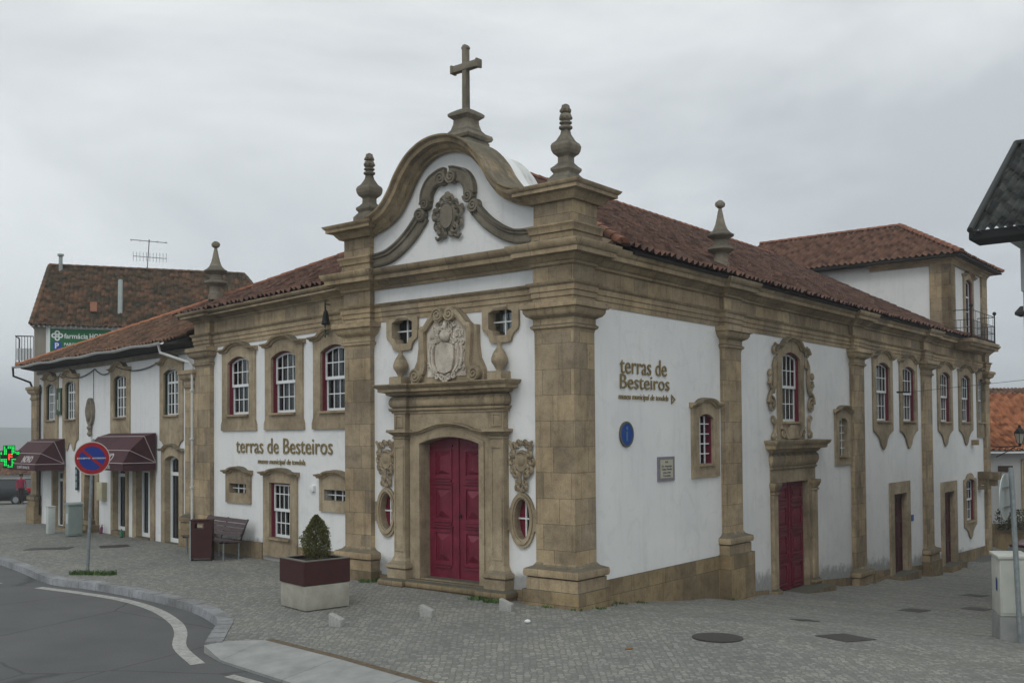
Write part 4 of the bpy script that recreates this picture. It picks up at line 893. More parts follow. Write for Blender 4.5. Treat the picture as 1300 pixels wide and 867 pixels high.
# plain doorways lower down the street
for (c, h, hi, zt, zo, zb) in ((18.1, 1.0, .62, 1.38, 1.01, -1.48), (23.63, 1.0, .62, 1.16, .79, -1.78)):
    obj('stone_doorway', MB().prism(S, [(c-h, -2.6), (c-hi, -2.6), (c-hi, zo), (c+hi, zo), (c+hi, -2.6), (c+h, -2.6), (c+h, zt), (c-h, zt)], WO-.45, WO+.05), M_SP, MUS)
    sd = obj('side_door', MB().box(S, c-hi-.02, c+hi+.02, WO-.20, WO-.12, zb, zo+.02).box(S, c-.02, c+.02, WO-.13, WO-.105, zb, zo), M_REDDARK, MUS)
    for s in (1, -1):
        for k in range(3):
            u0, u1 = sorted((c+s*.08, c+s*.52)); z0 = zb+.2+k*.78; obj('door_panel', MB().prism(S, rect(u0, u1, z0, z0+.6), WO-.125, WO-.10, [rect(u0+.05, u1-.05, z0+.05, z0+.55)]), M_REDDARK, sd)
    obj('side_step', MB().box(S, c-h, c+h, WO-.4, WO+.35, -2.8, zb), M_SX, MUS)
c = 26.49; window(S, MUS, c, 1.2, -.46, 1.02, .12, apron(c, .88, -.62, -1.15)+toppoly(c, .88, 1.36, .24), nx=3)
for (u0, u1) in ((27.75, 28.25),):
    obj('corbel', MB().prism(S, rect(u0, u1, 1.1, 1.36), WO, WO+.42).box(S, u0+.05, u1-.05, WO, WO+.28, .85, 1.1).box(S, u0-.05, u1+.05, WO, WO+.36, .68, .80), M_SX, MUS)
obj('corbel', MB().box(S, 29.0, 29.55, -.4, .35, 1.0, 1.3).box(S, 29.05, 29.5, -.4, .22, .75, 1.0), M_SX, MUS)
obj('stone_boss', MB().box(S, 26.9, 27.15, WO, WO+.22, 2.42, 2.62), M_SX, MUS)
# ------------------------------------------------------------------ main roof
ev = -.38; zE = 6.43; sl_ = .52
def rS(u, v): return S.p(u, -v, zE+sl_*(v-ev))
vr = 6.9; zR = zE+sl_*(vr-ev)
b1 = roofplane([S.p(.98, -ev, zE), S.p(28.6, -ev, zE), S.p(28.6, -vr, zR), S.p(6.6, -vr, zR)], None, p=.22, L=.29, amp=.045)
b2 = roofplane([S.p(28.6, -14.2, zE), S.p(6.6, -14.2, zE), S.p(6.6, -vr, zR), S.p(28.6, -vr, zR)], None, ru=4, p=.22, L=.29, amp=.045)
b3 = roofplane([S.p(.98, -7.4, zE+.1), S.p(.98, -ev, zE), S.p(6.6, -vr, zR)], None, ru=4, p=.22, L=.29, amp=.045)
roofobj('roof', [b1, b2, b3], M_T1, MUS)
rg = MB(); ridge(rg, S.p(6.6, -vr, zR+.03), S.p(24, -vr, zR+.03)); ridge(rg, S.p(1.05, -ev, zE+.04), S.p(6.6, -vr, zR+.04)); obj('ridge_tiles', rg, M_RIDGE, MUS)
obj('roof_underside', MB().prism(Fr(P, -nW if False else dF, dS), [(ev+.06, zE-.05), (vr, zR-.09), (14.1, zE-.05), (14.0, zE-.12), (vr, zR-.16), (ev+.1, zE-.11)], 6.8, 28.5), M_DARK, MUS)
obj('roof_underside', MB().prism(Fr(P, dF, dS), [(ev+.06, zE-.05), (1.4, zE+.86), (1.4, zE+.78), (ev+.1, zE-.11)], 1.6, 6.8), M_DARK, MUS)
# front lead flashing between gable pier and roof
obj('flashing', MB().box(S, .8, 1.25, -.6, .1, 6.40, 6.55), M_SP, MUS)
# ------------------------------------------------------------------ tower block on the street corner
obj('tower_wall', MB().box(T, .06, 8.5, -.4, -.05, 6.2, 9.3).box(T, 8.1, 8.5, -5.2, -.41, 6.2, 9.3).box(T, .36, 8.1, -5.2, -4.9, 6.2, 9.3), M_WF, MUS)
obj('tower_wall', MB().prism(S, rect(23.95, 29.1, 6.2, 9.3), -.35, -.05, [rect(25.95, 27.05, 6.40, 8.80)]), M_WF, MUS)
obj('tower_pilaster', MB().box(T, -.02, .72, -.6, .02, 6.3, 9.2).box(T, -.02, .3, -.62, .02, 6.3, 9.2), M_ST, MUS)
obj('tower_pilaster', MB().box(S, 28.35, 29.12, -.4, .03, 6.35, 9.2), M_ST, MUS)
th = [(-.02, 9.05), (.02, 9.05), (.03, 9.12), (.07, 9.15), (.10, 9.2), (.22, 9.22), (.24, 9.3), (.26, 9.34), (0, 9.36)]
obj('tower_cornice', MB().sweep_plan([T.xy(2.9, .0), T.xy(-.02, .0), S.xy(29.12, .03), S.xy(29.12, -4)], th, -1), M_SM, MUS)
ez = 9.36; o_ = .48; uu0, uu1 = 23.9-o_, 29.12+o_; va, vb = -o_-.05, 8.5; um = (uu0+uu1)/2; hw = (uu1-uu0)/2; sz = .585; vh = va+hw; za = ez+sz*hw
tb = [roofplane([S.p(uu0, -vb, ez), S.p(uu0, -va, ez), S.p(um, -vh, za), S.p(um, -vb, za)], None, p=.22, L=.29, amp=.045),
      roofplane([S.p(uu0, -va, ez), S.p(uu1, -va, ez), S.p(um, -vh, za)], None, p=.22, L=.29, amp=.045),
      roofplane([S.p(uu1, -va, ez), S.p(uu1, -vb, ez), S.p(um, -vb, za), S.p(um, -vh, za)], None, ru=4, p=.22, L=.29, amp=.045)]
roofobj('tower_roof', tb, M_T2, MUS)
rg = MB(); ridge(rg, S.p(um, -vb, za+.03), S.p(um, -vh, za+.03)); ridge(rg, S.p(uu0, -va, ez+.03), S.p(um, -vh, za+.05)); ridge(rg, S.p(uu1, -va, ez+.03), S.p(um, -vh, za+.05)); obj('tower_ridge_tiles', rg, M_RIDGE, MUS)
tu = MB(); q4 = [S.p(uu0+.03, -va-.03, ez-.03), S.p(uu1-.03, -va-.03, ez-.03), S.p(uu1-.03, -vb, ez-.03), S.p(uu0+.03, -vb, ez-.03), S.p(um, -vh, za-.06), S.p(um, -vb, za-.06)]
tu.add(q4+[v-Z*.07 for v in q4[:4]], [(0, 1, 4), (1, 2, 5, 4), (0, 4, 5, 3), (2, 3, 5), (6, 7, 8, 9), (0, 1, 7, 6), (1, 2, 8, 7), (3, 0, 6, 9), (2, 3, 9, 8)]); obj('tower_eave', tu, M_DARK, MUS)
# balcony door, slab and railing
c = 26.5; window(S, MUS, c, 1.0, 6.42, 8.62, .14, rect(c-.72, c+.72, 6.42, 8.8)[:2]+toppoly(c, .72, 9.0, .17), wo_=-.05, proud=.05, top=eyebrow(c, .72, 9.0, .17, .12), sash='french', nx=2, ny=(4, 1), name='balcony_door', depth=.2)
obj('balcony_slab', MB().sweep_plan([S.xy(24.4, 0), S.xy(24.4, .38), S.xy(27.75, .38), S.xy(27.75, 0)], [(-.35, 5.98), (.05, 5.98), (.08, 6.05), (.2, 6.1), (.22, 6.16), (.3, 6.2), (.32, 6.32), (-.35, 6.36)], -1).box(S, 24.6, 27.6, -.1, .1, 6.0, 6.34), M_SM, MUS)
rl = MB(); ra = [(24.2, .0), (24.2, .62), (27.65, .62), (27.65, .0)]
for (a, b_), (c2, d2) in zip(ra[:-1], ra[1:]):
    L_ = math.hypot(c2-a, d2-b_); n_ = max(2, round(L_/.13))
    for z, r_ in ((6.42, .012), (6.72, .012), (7.0, .012), (7.36, .016)): rl.tube([S.p(a, b_, z), S.p(c2, d2, z)], r_, 5)
    for i in range(n_+1): u_, o2_ = a+(c2-a)*i/n_, b_+(d2-b_)*i/n_; rl.tube([S.p(u_, o2_, 6.34), S.p(u_, o2_, 7.0 if i % 5 else 7.36)], .007, 4)
for (a, b_) in ra[1:3]: rl.tube([S.p(a, b_, 6.34), S.p(a, b_, 7.45)], .022, 6); rl.ball(S.p(a, b_, 7.5), .075, None, 8, 6)
obj('balcony_railing', rl, M_IRON, MUS)
# ------------------------------------------------------------------ left wing of the museum
WW = 0.0
Lw = [(4.2, .6), (1.97, .58), (-.22, .60)]
hol = [(c-h-.0, c+h+.0, 3.50, 5.12) for c, h in Lw]+[(4.22-.46, 4.22+.46, 1.53, 1.80), (2.15-.50, 2.15+.50, .54, 1.88), (-.25-.44, -.25+.44, 1.53, 1.80)]
obj('wing_wall', MB().prism(W, rect(-1.3, 6.5, -1, 5.40), WW-.5, WW, [rect(*h) for h in hol]), M_WF, MUS)
obj('wing_rear_wall', MB().box(W, -2, 6.5, -6.4, -6.2, -1, 6.3).box(W, 6.3, 6.48, -6.3, -.5, -1, 6.3), M_WF, MUS)
def flare(uc, h, zb, e=.06): return [(uc-h-e, zb), (uc+h+e, zb), (uc+h+e, zb+.14), (uc+h, zb+.26)]
for c, h in Lw:
    h2 = .86
    out_ = flare(c, h2, 3.13)+toppoly(c, h2, 5.31, .17)+[(c-h2, 3.39), (c-h2-.06, 3.27)]
    window(W, MUS, c, 1.12, 3.53, 4.85, .15, out_, wo_=WW, top=eyebrow(c, h2, 5.31, .17, .10), nx=4)
for c in (4.22, -.25):
    window(W, MUS, c, .88, 1.55, 1.79, 0, rect(c-.65, c+.65, 1.30, 2.0)[:2]+toppoly(c, .65, 2.14, .10), wo_=WW, top=eyebrow(c, .65, 2.15, .10, .07), sash='none', frame=None, lining=None, bars=(3, 2, True), curtain=False, sill=False)
c = 2.15; window(W, MUS, c, .97, .56, 1.87, 0, rect(c-.78, c+.78, .1, 2.0)[:2]+toppoly(c, .78, 2.14, .10), wo_=WW, top=eyebrow(c, .78, 2.15, .10, .08), nx=4)
pw = [W.xy(6.46, -.3), W.xy(6.46, .12), W.xy(5.6, .12), W.xy(5.6, WW-.05)]
def plW(pth, zb, capz, ped, h=4.85, m=M_ST):
    p_ = obj('pilaster', MB().sweep_plan(pth, [(-.3, zb), (0, zb), (0, h+capz), (-.3, h+capz)], -1), m, MUS)
    obj('capital', MB().sweep_plan(pth, [(a, b_+capz) for a, b_ in CAP], -1), M_SM, p_)
    obj('base', MB().sweep_plan(pth, BASEP(zb), -1), M_SM, p_); obj('pedestal', MB().sweep_plan(pth, [(-.3, ped), (.19, ped), (.19, zb-.02), (-.3, zb-.02)], -1), M_SX, p_)
plW(pw, .32, .0, -1)
pa = [W.xy(6.46, -1.2), W.xy(6.46, .12), W.xy(5.6, .12), W.xy(5.6, WW), W.xy(-1.02, WW)]
ARW = ARCH
obj('architrave', MB().sweep_plan(pa, ARW, -1), M_SM, MUS)
obj('frieze', MB().sweep_plan(pa, [(-.2, 5.70), (.012, 5.70), (.012, 6.04), (-.2, 6.04)], -1), M_ST, MUS)
obj('cornice', MB().sweep_plan(pa, [(a*1.0, 6.02+(b_-6.0)*.66) for a, b_ in CORN], -1), M_SM, MUS)
obj('plinth', MB().prism(W, [(2.9+.1, -1), (5.6, -1), (5.6, .36), (3.0, .40)], WW-.05, WW+.05), M_SX, MUS); obj('plinth', MB().prism(W, [(-1.2, -1), (1.3, -1), (1.3, .42), (-1.2, .45)], WW-.05, WW+.05), M_SX, MUS)
def wq(u, b_, z): return W.p(u, -b_, z)
ze = 6.30; k_ = .70; s5 = .5; tR = 6.2; uL = 7.2
H0 = wq(uL, -.38, ze); H1 = wq(uL-tR, -.38+tR*k_, ze+s5*tR*k_)
bw = [roofplane([wq(-1.0, -.38, ze), H0, H1, wq(-4.0, -.38+tR*k_, ze+s5*tR*k_)], None, p=.22, L=.29, amp=.045), roofplane([H0, wq(uL, 8.2, ze), H1], None, ru=4, p=.22, L=.29, amp=.045)]
roofobj('wing_roof', bw, M_T1, MUS)
rg = MB(); ridge(rg, H0+Z*.03, H1+Z*.03, .09); obj('wing_ridge_tiles', rg, M_RIDGE, MUS)
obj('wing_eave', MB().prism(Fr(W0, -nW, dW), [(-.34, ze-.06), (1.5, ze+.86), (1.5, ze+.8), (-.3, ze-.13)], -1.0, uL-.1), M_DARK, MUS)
finial2(W.p(6.0, -.25, 0), -.02)
# hanging downpipe beside the wing pilaster
dp = MB(); dp.tube([W.p(7.72, .60, 5.56), W.p(7.72, .54, 5.30), W.p(6.62, .20, 4.98), W.p(6.53, .17, 4.86), W.p(6.53, .17, .35)], .038, 8)
for z in (4.2, 2.9, 1.6): dp.lathe(W.p(6.53, .17, z), [(.065, 0), (.065, .05)], 8)
DPIPE = dp
# ------------------------------------------------------------------ shop building to the left
SH = thing('shop_building', tuple(W.p(13, 0, 0)), 'white two storey corner building with stone windows and shops under maroon awnings', 'building')
H_ = W
hwin = [(8.25, .76), (11.93, .76), (16.25, .75), (18.2, .74)]
hh = [(c-.5, c+.5, 3.58, 4.88) for c, h in hwin]+[(7.70, 8.66, -.5, 2.46), (9.62, 10.66, -.5, 1.98), (11.45, 12.47, .05, 1.98), (13.95, 14.9, .1, 1.75), (16.85, 17.9, -.3, 1.80)]
obj('wall', MB().prism(W, rect(6.44, 19.5, -1.5, 5.45), -.55, -.04, [rect(*h) for h in hh]), M_WH, SH)
obj('end_wall', MB().box(W, 19.3, 19.5, -8, -.55, -2, 5.45).box(W, 6.44, 19.4, -8.2, -8, -2, 5.45), M_WH, SH)
for i, (c, h) in enumerate(hwin):
    o2 = lobes(c, h, 2.95+.03*(i > 1), 2.42+.1*(i > 1))+toppoly(c, h, 5.25, .20)
    window(W, SH, c, .98, 3.60, 4.78, .13, o2, wo_=-.04, lining=M_GREENF, sash='french', nx=4, ny=(4, 1), top=eyebrow(c, h, 5.25, .20, .05), proud=.04)
# street level openings
def shopdoor(c, h, hi, zb, zt, ztop, rise=0, lights=(2, 1), double=False, name='shop_door', transom=None, arch_top=False):
    out_ = [(c-h, -1.2), (c-hi, -1.2), (c-hi, zt)]+(arc(c-hi, c+hi, zt, rise)[1:-1] if rise else [])+[(c+hi, zt), (c+hi, -1.2), (c+h, -1.2)]
    out_ += toppoly(c, h, ztop, .14) if arch_top else [(c+h, ztop), (c-h, ztop)]
    d_ = obj(name, MB().prism(W, out_, -.35, .01), M_SP, SH)
    if arch_top: obj('door_cornice', MB().sweep_face(W, eyebrow(c, h, ztop, .14, .06), [(0, 0), (0, .05), (.03, .10), (.06, .12), (.08, 0)]), M_SM, d_)
    fr_ = MB(); tz = zt+rise
    def tp(u): return zt+rise*(1-((u-c)/hi)**2)
    o2 = [(c-hi+.003, zb), (c+hi-.003, zb)]+[(a, b_-.004) for a, b_ in reversed([(c-hi+.003+(2*hi-.006)*i/10, tp(c-hi+.003+(2*hi-.006)*i/10)) for i in range(11)])]
    i2 = [(c-hi+.06, zb+.12), (c+hi-.06, zb+.12)]+[(a, b_-.06) for a, b_ in reversed([(c-hi+.06+(2*hi-.12)*i/10, tp(c-hi+.06+(2*hi-.12)*i/10)) for i in range(11)])]
    fr_.prism(W, o2, -.22, -.17, [i2])
    if double: fr_.box(W, c-.055, c+.055, -.214, -.176, zb+.11, tz-.05)
    if transom: fr_.box(W, c-hi+.05, c+hi-.05, -.213, -.177, transom-.05, transom+.05)
    obj('door_frame', fr_, M_WPAINT, d_); obj('pane', MB().prism(W, [(a, b_) for a, b_ in o2], -.25, -.243), M_GLASS, d_)
    obj('door_sill', MB().box(W, c-hi, c+hi, -.3, .06, zb-.3, zb+.01), M_SX, d_); return d_
shopdoor(8.18, .70, .46, -.02, 2.33, 2.72, .12, transom=1.93, arch_top=True)
shopdoor(10.14, .78, .50, .0, 1.98, 2.25, double=True)
shopdoor(11.96, .66, .49, .08, 1.98, 2.25, transom=1.80, name='shop_window')
shopdoor(17.37, .66, .50, -.2, 1.80, 2.0, transom=1.5)
d_ = obj('stone_doorway', MB().prism(W, [(13.7, -1.2), (13.97, -1.2), (13.97, 1.75), (14.88, 1.75), (14.88, -1.2), (15.15, -1.2), (15.15, 2.05), (13.7, 2.05)], -.4, .01), M_SP, SH)
obj('door_leaf', MB().box(W, 14.4, 14.88, -.32, -.27, .25, 1.76), mat('brown_door', (.05, .035, .028), .6), d_)
obj('door_steps', MB().box(W, 13.6, 15.9, -.3, .55, -.6, .02).box(W, 13.65, 15.7, -.3, .38, -.6, .16).box(W, 13.9, 14.95, -.4, .2, -.4, .30), M_SX, SH)
INTB = MB().box(W, 6.9, 19.2, -4.2, -4.1, -.5, 2.5).box(W, 6.9, 19.2, -4.1, -.56, -.3, -.25).box(W, 6.5, 19.2, -4.2, -.56, 2.6, 2.7).box(W, 13, 13.1, -4.1, -.56, -.3, 2.6); obj('shop_interior', INTB, noisy('shop_room', (.10, .11, .12), (.16, .15, .14), 1.3), SH)
rr = random.Random(5); gd = MB(); cols_ = []
shelf = [mat('goods_red', (.45, .05, .04)), mat('goods_yellow', (.5, .4, .06)), mat('goods_blue', (.06, .14, .4)), mat('goods_white', (.6, .6, .58)), mat('goods_green', (.1, .3, .12))]
for k, (c, h) in enumerate(((8.18, .42), (11.96, .45), (17.37, .45), (10.14, .4))):
    for mi, mm in enumerate(shelf):
        g = MB()
        for j in range(9):
            u = c+rr.uniform(-h, h)-.1; z = rr.choice((.0, .35, .7, 1.05, 1.4)); s_ = rr.uniform(.05, .12)
            dd_ = rr.uniform(-.9, -.6) ; g.box(W, u-s_/2, u+s_/2, dd_-.08, dd_, z, z+rr.uniform(.1, .26))
        obj('shop_goods', g, mm, SH)
    obj('shop_shelf', MB().box(W, c-h, c+h, -1.0, -.58, -.02, 0).box(W, c-h, c+h, -1.0, -.58, .33, .345).box(W, c-h, c+h, -1.0, -.58, .68, .695).box(W, c-h, c+h, -1.0, -.58, 1.03, 1.045).box(W, c-h, c+h, -1.0, -.58, 1.38, 1.395), M_GREY, SH)
# corner pilasters
def plH(u0, u1, o, zb, capz, ped, side=None):
    pth = [W.xy(u1, -.3 if not side else side), W.xy(u1, o), W.xy(u0, o), W.xy(u0, -.2)]
    p_ = obj('pilaster', MB().sweep_plan(pth, [(-.2, zb), (0, zb), (0, 4.85+capz), (-.2, 4.85+capz)], -1), M_ST, SH)
    obj('capital', MB().sweep_plan(pth, [(a*.8, b_+capz) for a, b_ in CAP], -1), M_SM, p_); obj('base', MB().sweep_plan(pth, [(a*.7, b_) for a, b_ in BASEP(zb)], -1), M_SX, p_)
    obj('pedestal', MB().sweep_plan(pth, [(-.2, ped), (.13, ped), (.13, zb), (-.2, zb)], -1), M_SX, p_)
plH(6.56, 7.2, .06, .45, -.55, -1)
plH(19.35, 19.95, .10, .5, -.5, -1.5, side=-1.0)
obj('eave_band', MB().sweep_plan([W.xy(19.95, -3), W.xy(19.95, .1), W.xy(19.3, .1), W.xy(19.3, -.04), W.xy(7.25, -.04)], [(-.1, 4.84), (.02, 4.84), (.03, 5.0), (-.1, 5.02)], -1) if False else MB().box(W, 6.6, 19.6, -.04, .03, 5.27, 5.4), M_SD, SH)
ze2 = 5.62; e2 = -.50
def w2(u, b_, z): return W.p(u, -b_, z)
uL2 = 20.35; tt = 5.2; s2 = .45
A0_ = w2(uL2, e2, ze2); A1_ = w2(uL2-tt, e2+tt, ze2+s2*tt)
hb = [roofplane([w2(6.7, e2, ze2), A0_, A1_, w2(6.7, e2+tt, ze2+s2*tt)], None, p=.2, L=.32, amp=.045), roofplane([A0_, w2(uL2, e2+2*tt, ze2), A1_], None, ru=4)]
roofobj('roof', hb, M_T4, SH)
rg = MB(); ridge(rg, A0_+Z*.03, A1_+Z*.03, .10); ridge(rg, A1_+Z*.03, w2(6.7, e2+tt, ze2+s2*tt+.03), .10); obj('ridge_tiles', rg, M_RIDGEO, SH)
obj('eave_underside', MB().prism(Fr(W0, -nW, dW), [(e2+.03, ze2-.05), (1.2, ze2+.72), (1.2, ze2+.64), (.02, ze2-.2), (e2+.05, ze2-.12)], 6.75, uL2-.35), M_DARK, SH)
gt = MB(); n_ = 30; gp = []
for i in range(n_+1):
    u = 7.5+(uL2-7.5)*i/n_; gp.append(W.p(u, .60, ze2-.04-.02*math.sin(i)))
for i in range(n_): 
    a, b_ = gp[i], gp[i+1]; vs = []
    for q in (a, b_):
        for j in range(7): an = math.pi+math.pi*j/6; vs.append(q+W.n*math.cos(an)*.07+Z*math.sin(an)*.07)
    gt.add(vs, [(j, j+1, j+8, j+7) for j in range(6)])
obj('gutter', gt, M_PIPE, SH)
obj('downpipe', DPIPE, M_PIPE, SH)
obj('downpipe', MB().tube([gp[-1]+W.n*.02, gp[-1]-Z*.35, W.p(19.75, .2, 5.0), W.p(19.6, .14, 4.7)], .04).tube([W.p(19.2, .03, 4.9), W.p(19.2, .03, .2)], .03), M_IRON, SH)
cbm = MB()
for (u0, u1) in ((18.9, 17.2), (17.2, 14.0), (14.0, 12.3), (12.3, 8.8)): cbm.tube([W.p(u0+(u1-u0)*t, .0, 5.2-.22*(1-(2*t-1)**2)) for t in [i/8 for i in range(9)]], .015, 5)
cbm.tube([W.p(14.1, 0, 5.2), W.p(14.1, 0, 4.2)], .01, 4); obj('wall_cable', cbm, M_IRON, SH)
obj('side_balcony', MB().box(W, 19.6, 20.3, -1.6, -.4, 3.0, 3.1), M_SX, SH)
rl = MB()
for i in range(8): rl.tube([W.p(20.25, -1.55+.16*i, 3.1), W.p(20.25, -1.55+.16*i, 3.95)], .012, 4)
rl.tube([W.p(19.6, -1.55, 3.95), W.p(20.25, -1.55, 3.95), W.p(20.25, -.43, 3.95), W.p(19.6, -.43, 3.95)], .018, 5); obj('side_railing', rl, M_IRON, SH)
# awnings
M_AWN = noisy('maroon_canvas', (.045, .016, .022), (.075, .028, .034), 2.2, .8); M_PIPING = mat('pale_piping', (.42, .36, .36), .7); M_AWT = mat('faded_lettering', (.46, .42, .42), .7)
def awning(u0, u1, z0, lab, words):
    t = thing('awning', tuple(W.p((u0+u1)/2, 0, z0)), lab, 'awning', 'shop awnings')
    pr = [(0.01, 1.08), (.36, .98), (.78, .58), (.98, .22), (.98, 0)]; a = MB(); vs = []
    ins = [0, .0, .0, .0, .0]
    for (o, z) in pr:
        vs += [W.p(u0+.02, o, z0+z), W.p(u1-.02, o, z0+z)]
    fs = [(2*i, 2*i+1, 2*i+3, 2*i+2) for i in range(len(pr)-1)]
    a.add(vs, fs); 
    for uu in (u0+.02, u1-.02):
        a.add([W.p(uu, o, z0+z) for o, z in pr]+[W.p(uu, 0.01, z0)], [(0, 1, 2, 3, 4, 5)])
    obj('canopy', a, M_AWN, t, recalc=False, smooth=False)
    pp_ = MB()
    for uu in (u0, u1):
        for (o, z) in pr[1:4]: pp_.tube([W.p(uu, .02, z0+.22), W.p(uu, o, z0+z)], .012, 4)
    for (o, z) in pr[1:4]: pp_.tube([W.p(u0, o+.004, z0+z), W.p(u1, o+.004, z0+z)], .012, 4)
    obj('piping', pp_, M_PIPING, t)
    fs_ = Fr(W.p(0, 0, 0), dW, nW)
    uc = (u0+u1)/2
    # slanted panel lettering lies on the lower slope, valance lettering on the vertical flap
    tm = textmb(words[0], W, uc-.35, z0+.28, .30, .0, .008, width=1.0, bold=.03); b0 = W.p(0, 0, 0)
    for v in tm.v:
        q = v-W0; zz = q.z-z0; oo = .98-(zz-.22)*(.2/.36)+.006+q.dot(nW); v -= nW*q.dot(nW); v += nW*oo
    obj('lettering', tm, M_AWT, t)
    obj('lettering', textmb(words[1], W, uc-.2, z0+.06, .13, .986, .006, width=1.35, bold=.02), M_AWT, t)
awning(9.2, 12.75, 2.02, 'maroon fabric awning over the double glass door, nearer of the two', ('NOVO', 'CAFÉ SNACK'))
awning(16.7, 19.5, 1.86, 'maroon fabric awning at the far left corner beside the green pharmacy cross', ('NOVO', 'CAFÉ SNACK'))
# things fixed to the shop wall
t = thing('wall_relief', tuple(W.p(14.35, 0, 3.1)), 'oval grey stone relief hanging on the white wall between upper windows', 'relief')
obj('medallion', MB().prism(W, oval(14.35, 3.82, .30, .45, 20), -.04, .06).ball(W.p(14.35, .06, 3.82), (.2, .1, .33), W, 12, 8), M_SD, t)
obj('pendant', MB().lathe(W.p(14.35, .03, 0), [(.02, 3.0), (.09, 3.08), (.05, 3.2), (.1, 3.3), (.04, 3.4)], 10), M_SD, t)
single('green_shop_sign', MB().box(W, 17.0, 17.48, .0, .04, 3.78, 4.70), mat('deep_green_sign', (.008, .05, .03), .5), 'tall dark green sign between two upper windows', 'sign', W.p(17.2, 0, 3.78))
sg = bpy.data.objects[-1] if False else None
t = bpy.data.objects['green_shop_sign']; obj('sign_strip', MB().box(W, 17.12, 17.2, .04, .05, 3.9, 4.55).box(W, 17.3, 17.36, .04, .05, 3.95, 4.3), mat('sign_pale', (.5, .5, .45)), t)
t = single('menu_board', MB().box(W, 15.42, 15.62, .0, .04, 1.22, 2.0), mat('dark_board', (.02, .035, .04), .5), 'narrow dark board on the wall beside the stone doorway', 'sign', W.p(15.5, 0, 1.2))
obj('board_sheet', MB().box(W, 15.45, 15.59, .04, .048, 1.3, 1.5).box(W, 15.45, 15.59, .04, .048, 1.56, 1.7).box(W, 15.45, 15.59, .04, .048, 1.76, 1.9), mat('board_paper', (.25, .33, .33)), t)
single('meter_box', MB().box(W, 13.05, 13.5, -.04, .12, .98, 1.55), noisy('cream_metal', (.42, .38, .25), (.5, .46, .32), 5), 'cream meter box on the white wall right of the stone doorway', 'meter box', W.p(13.3, 0, .98), bev=.01)
# lettering on the museum walls
M_GOLD = noisy('bronze_letters', (.20, .145, .055), (.29, .22, .10), 12, .5, .3)
t = thing('wall_lettering', tuple(W.p(2.1, 0, 2.3)), 'bronze museum name in one line above the low left wing window', 'lettering', 'museum name lettering')
wordobjs('name_word', textmb('terras de Besteiros', W, 2.12, 2.57, .53, .012, .014, width=4.46), M_GOLD, t, .12)
wordobjs('subtitle_word', textmb('museu municipal de tondela', W, 2.14, 2.315, .18, .01, .012, width=2.2, slant=.15), M_GOLD, t, .035)
t = thing('wall_lettering', tuple(S.p(2.6, WO, 3.6)), 'bronze museum name in two lines with an arrow on the side wall', 'lettering', 'museum name lettering')
wordobjs('name_word', textmb('terras de', S, 1.68, 4.13, .47, WO+.012, .014, width=1.76, align='LEFT'), M_GOLD, t, .10)
wordobjs('name_word', textmb('Besteiros', S, 1.68, 3.845, .40, WO+.012, .014, width=1.86, align='LEFT'), M_GOLD, t, .3)
wordobjs('subtitle_word', textmb('museu municipal de tondela', S, 1.62, 3.64, .16, WO+.01, .012, width=1.88, align='LEFT', slant=.15), M_GOLD, t, .03)
obj('arrow', MB().prism(S, [(3.62, 3.57), (3.79, 3.67), (3.62, 3.77)], WO+.01, WO+.025, [[(3.65, 3.61), (3.745, 3.67), (3.65, 3.73)]]), M_GOLD, t)
M_BLUE = mat('sign_blue', (.010, .06, .26), .4); 
t = thing('information_sign', tuple(S.p(1.88, WO, 2.97)), 'round blue information disc with grey rim on the white side wall', 'sign')
obj('disc', MB().prism(S, oval(1.88, 2.97, .215, .215, 32), WO+.01, WO+.03), M_BLUE, t)
obj('rim', MB().prism(S, oval(1.88, 2.97, .245, .245, 32), WO+.005, WO+.035, [oval(1.88, 2.97, .205, .205, 32)]), mat('disc_rim', (.10, .10, .09), .6), t)
obj('symbol', MB().prism(S, rect(1.85, 1.91, 2.84, 3.02), WO+.03, WO+.036).prism(S, oval(1.88, 3.08, .035, .035, 12), WO+.03, WO+.036), mat('symbol_grey', (.08, .16, .3)), t)
M_TILEP = noisy('plaque_border', (.10, .10, .14), (.32, .30, .32), 60, .4)
t = thing('wall_plaque', tuple(S.p(3.37, WO, 2.0)), 'small tiled plaque with dark writing beneath the blue disc and barred window', 'plaque')
obj('plate', MB().box(S, 3.04, 3.70, WO+.001, WO+.03, 2.02, 2.51), M_TILEP, t)
obj('inscription_panel', MB().box(S, 3.12, 3.62, WO+.03, WO+.034, 2.08, 2.45), mat('cream_tile', (.45, .43, .34), .35), t)
INK = mat('plaque_ink', (.02, .025, .07))
for w_, z_, h_, k_ in (('RUA', 2.385, .055, None), ('Dr. António', 2.30, .06, .4), ('Tomaz Mendes', 2.24, .06, .42), ('1950-1990', 2.17, .05, .3), ('Tondela', 2.11, .055, .3)): obj('inscription_line', textmb(w_, S, 3.37, z_, h_, WO+.034, .003, width=k_), INK, t)
t = thing('door_number_sign', tuple(S.p(19.3, WO, 0)), 'tiny blue sign on the white wall right of a plain street doorway', 'sign'); obj('plate', MB().box(S, 19.28, 19.5, WO+.001, WO+.02, .05, .25), M_BLUE, t)
single('letter_box', MB().box(W, -.98, -.90, .0, .06, .62, .92), M_IRON, 'small dark slot box at the end of the left wing wall', 'box', W.p(-.94, 0, .6))
single('alarm_box', MB().box(W, .62, .78, .0, .07, 1.72, 1.86), M_WPAINT, 'small white alarm box beside the narrow barred window of the wing', 'box', W.p(.7, 0, 1.72), bev=.008)
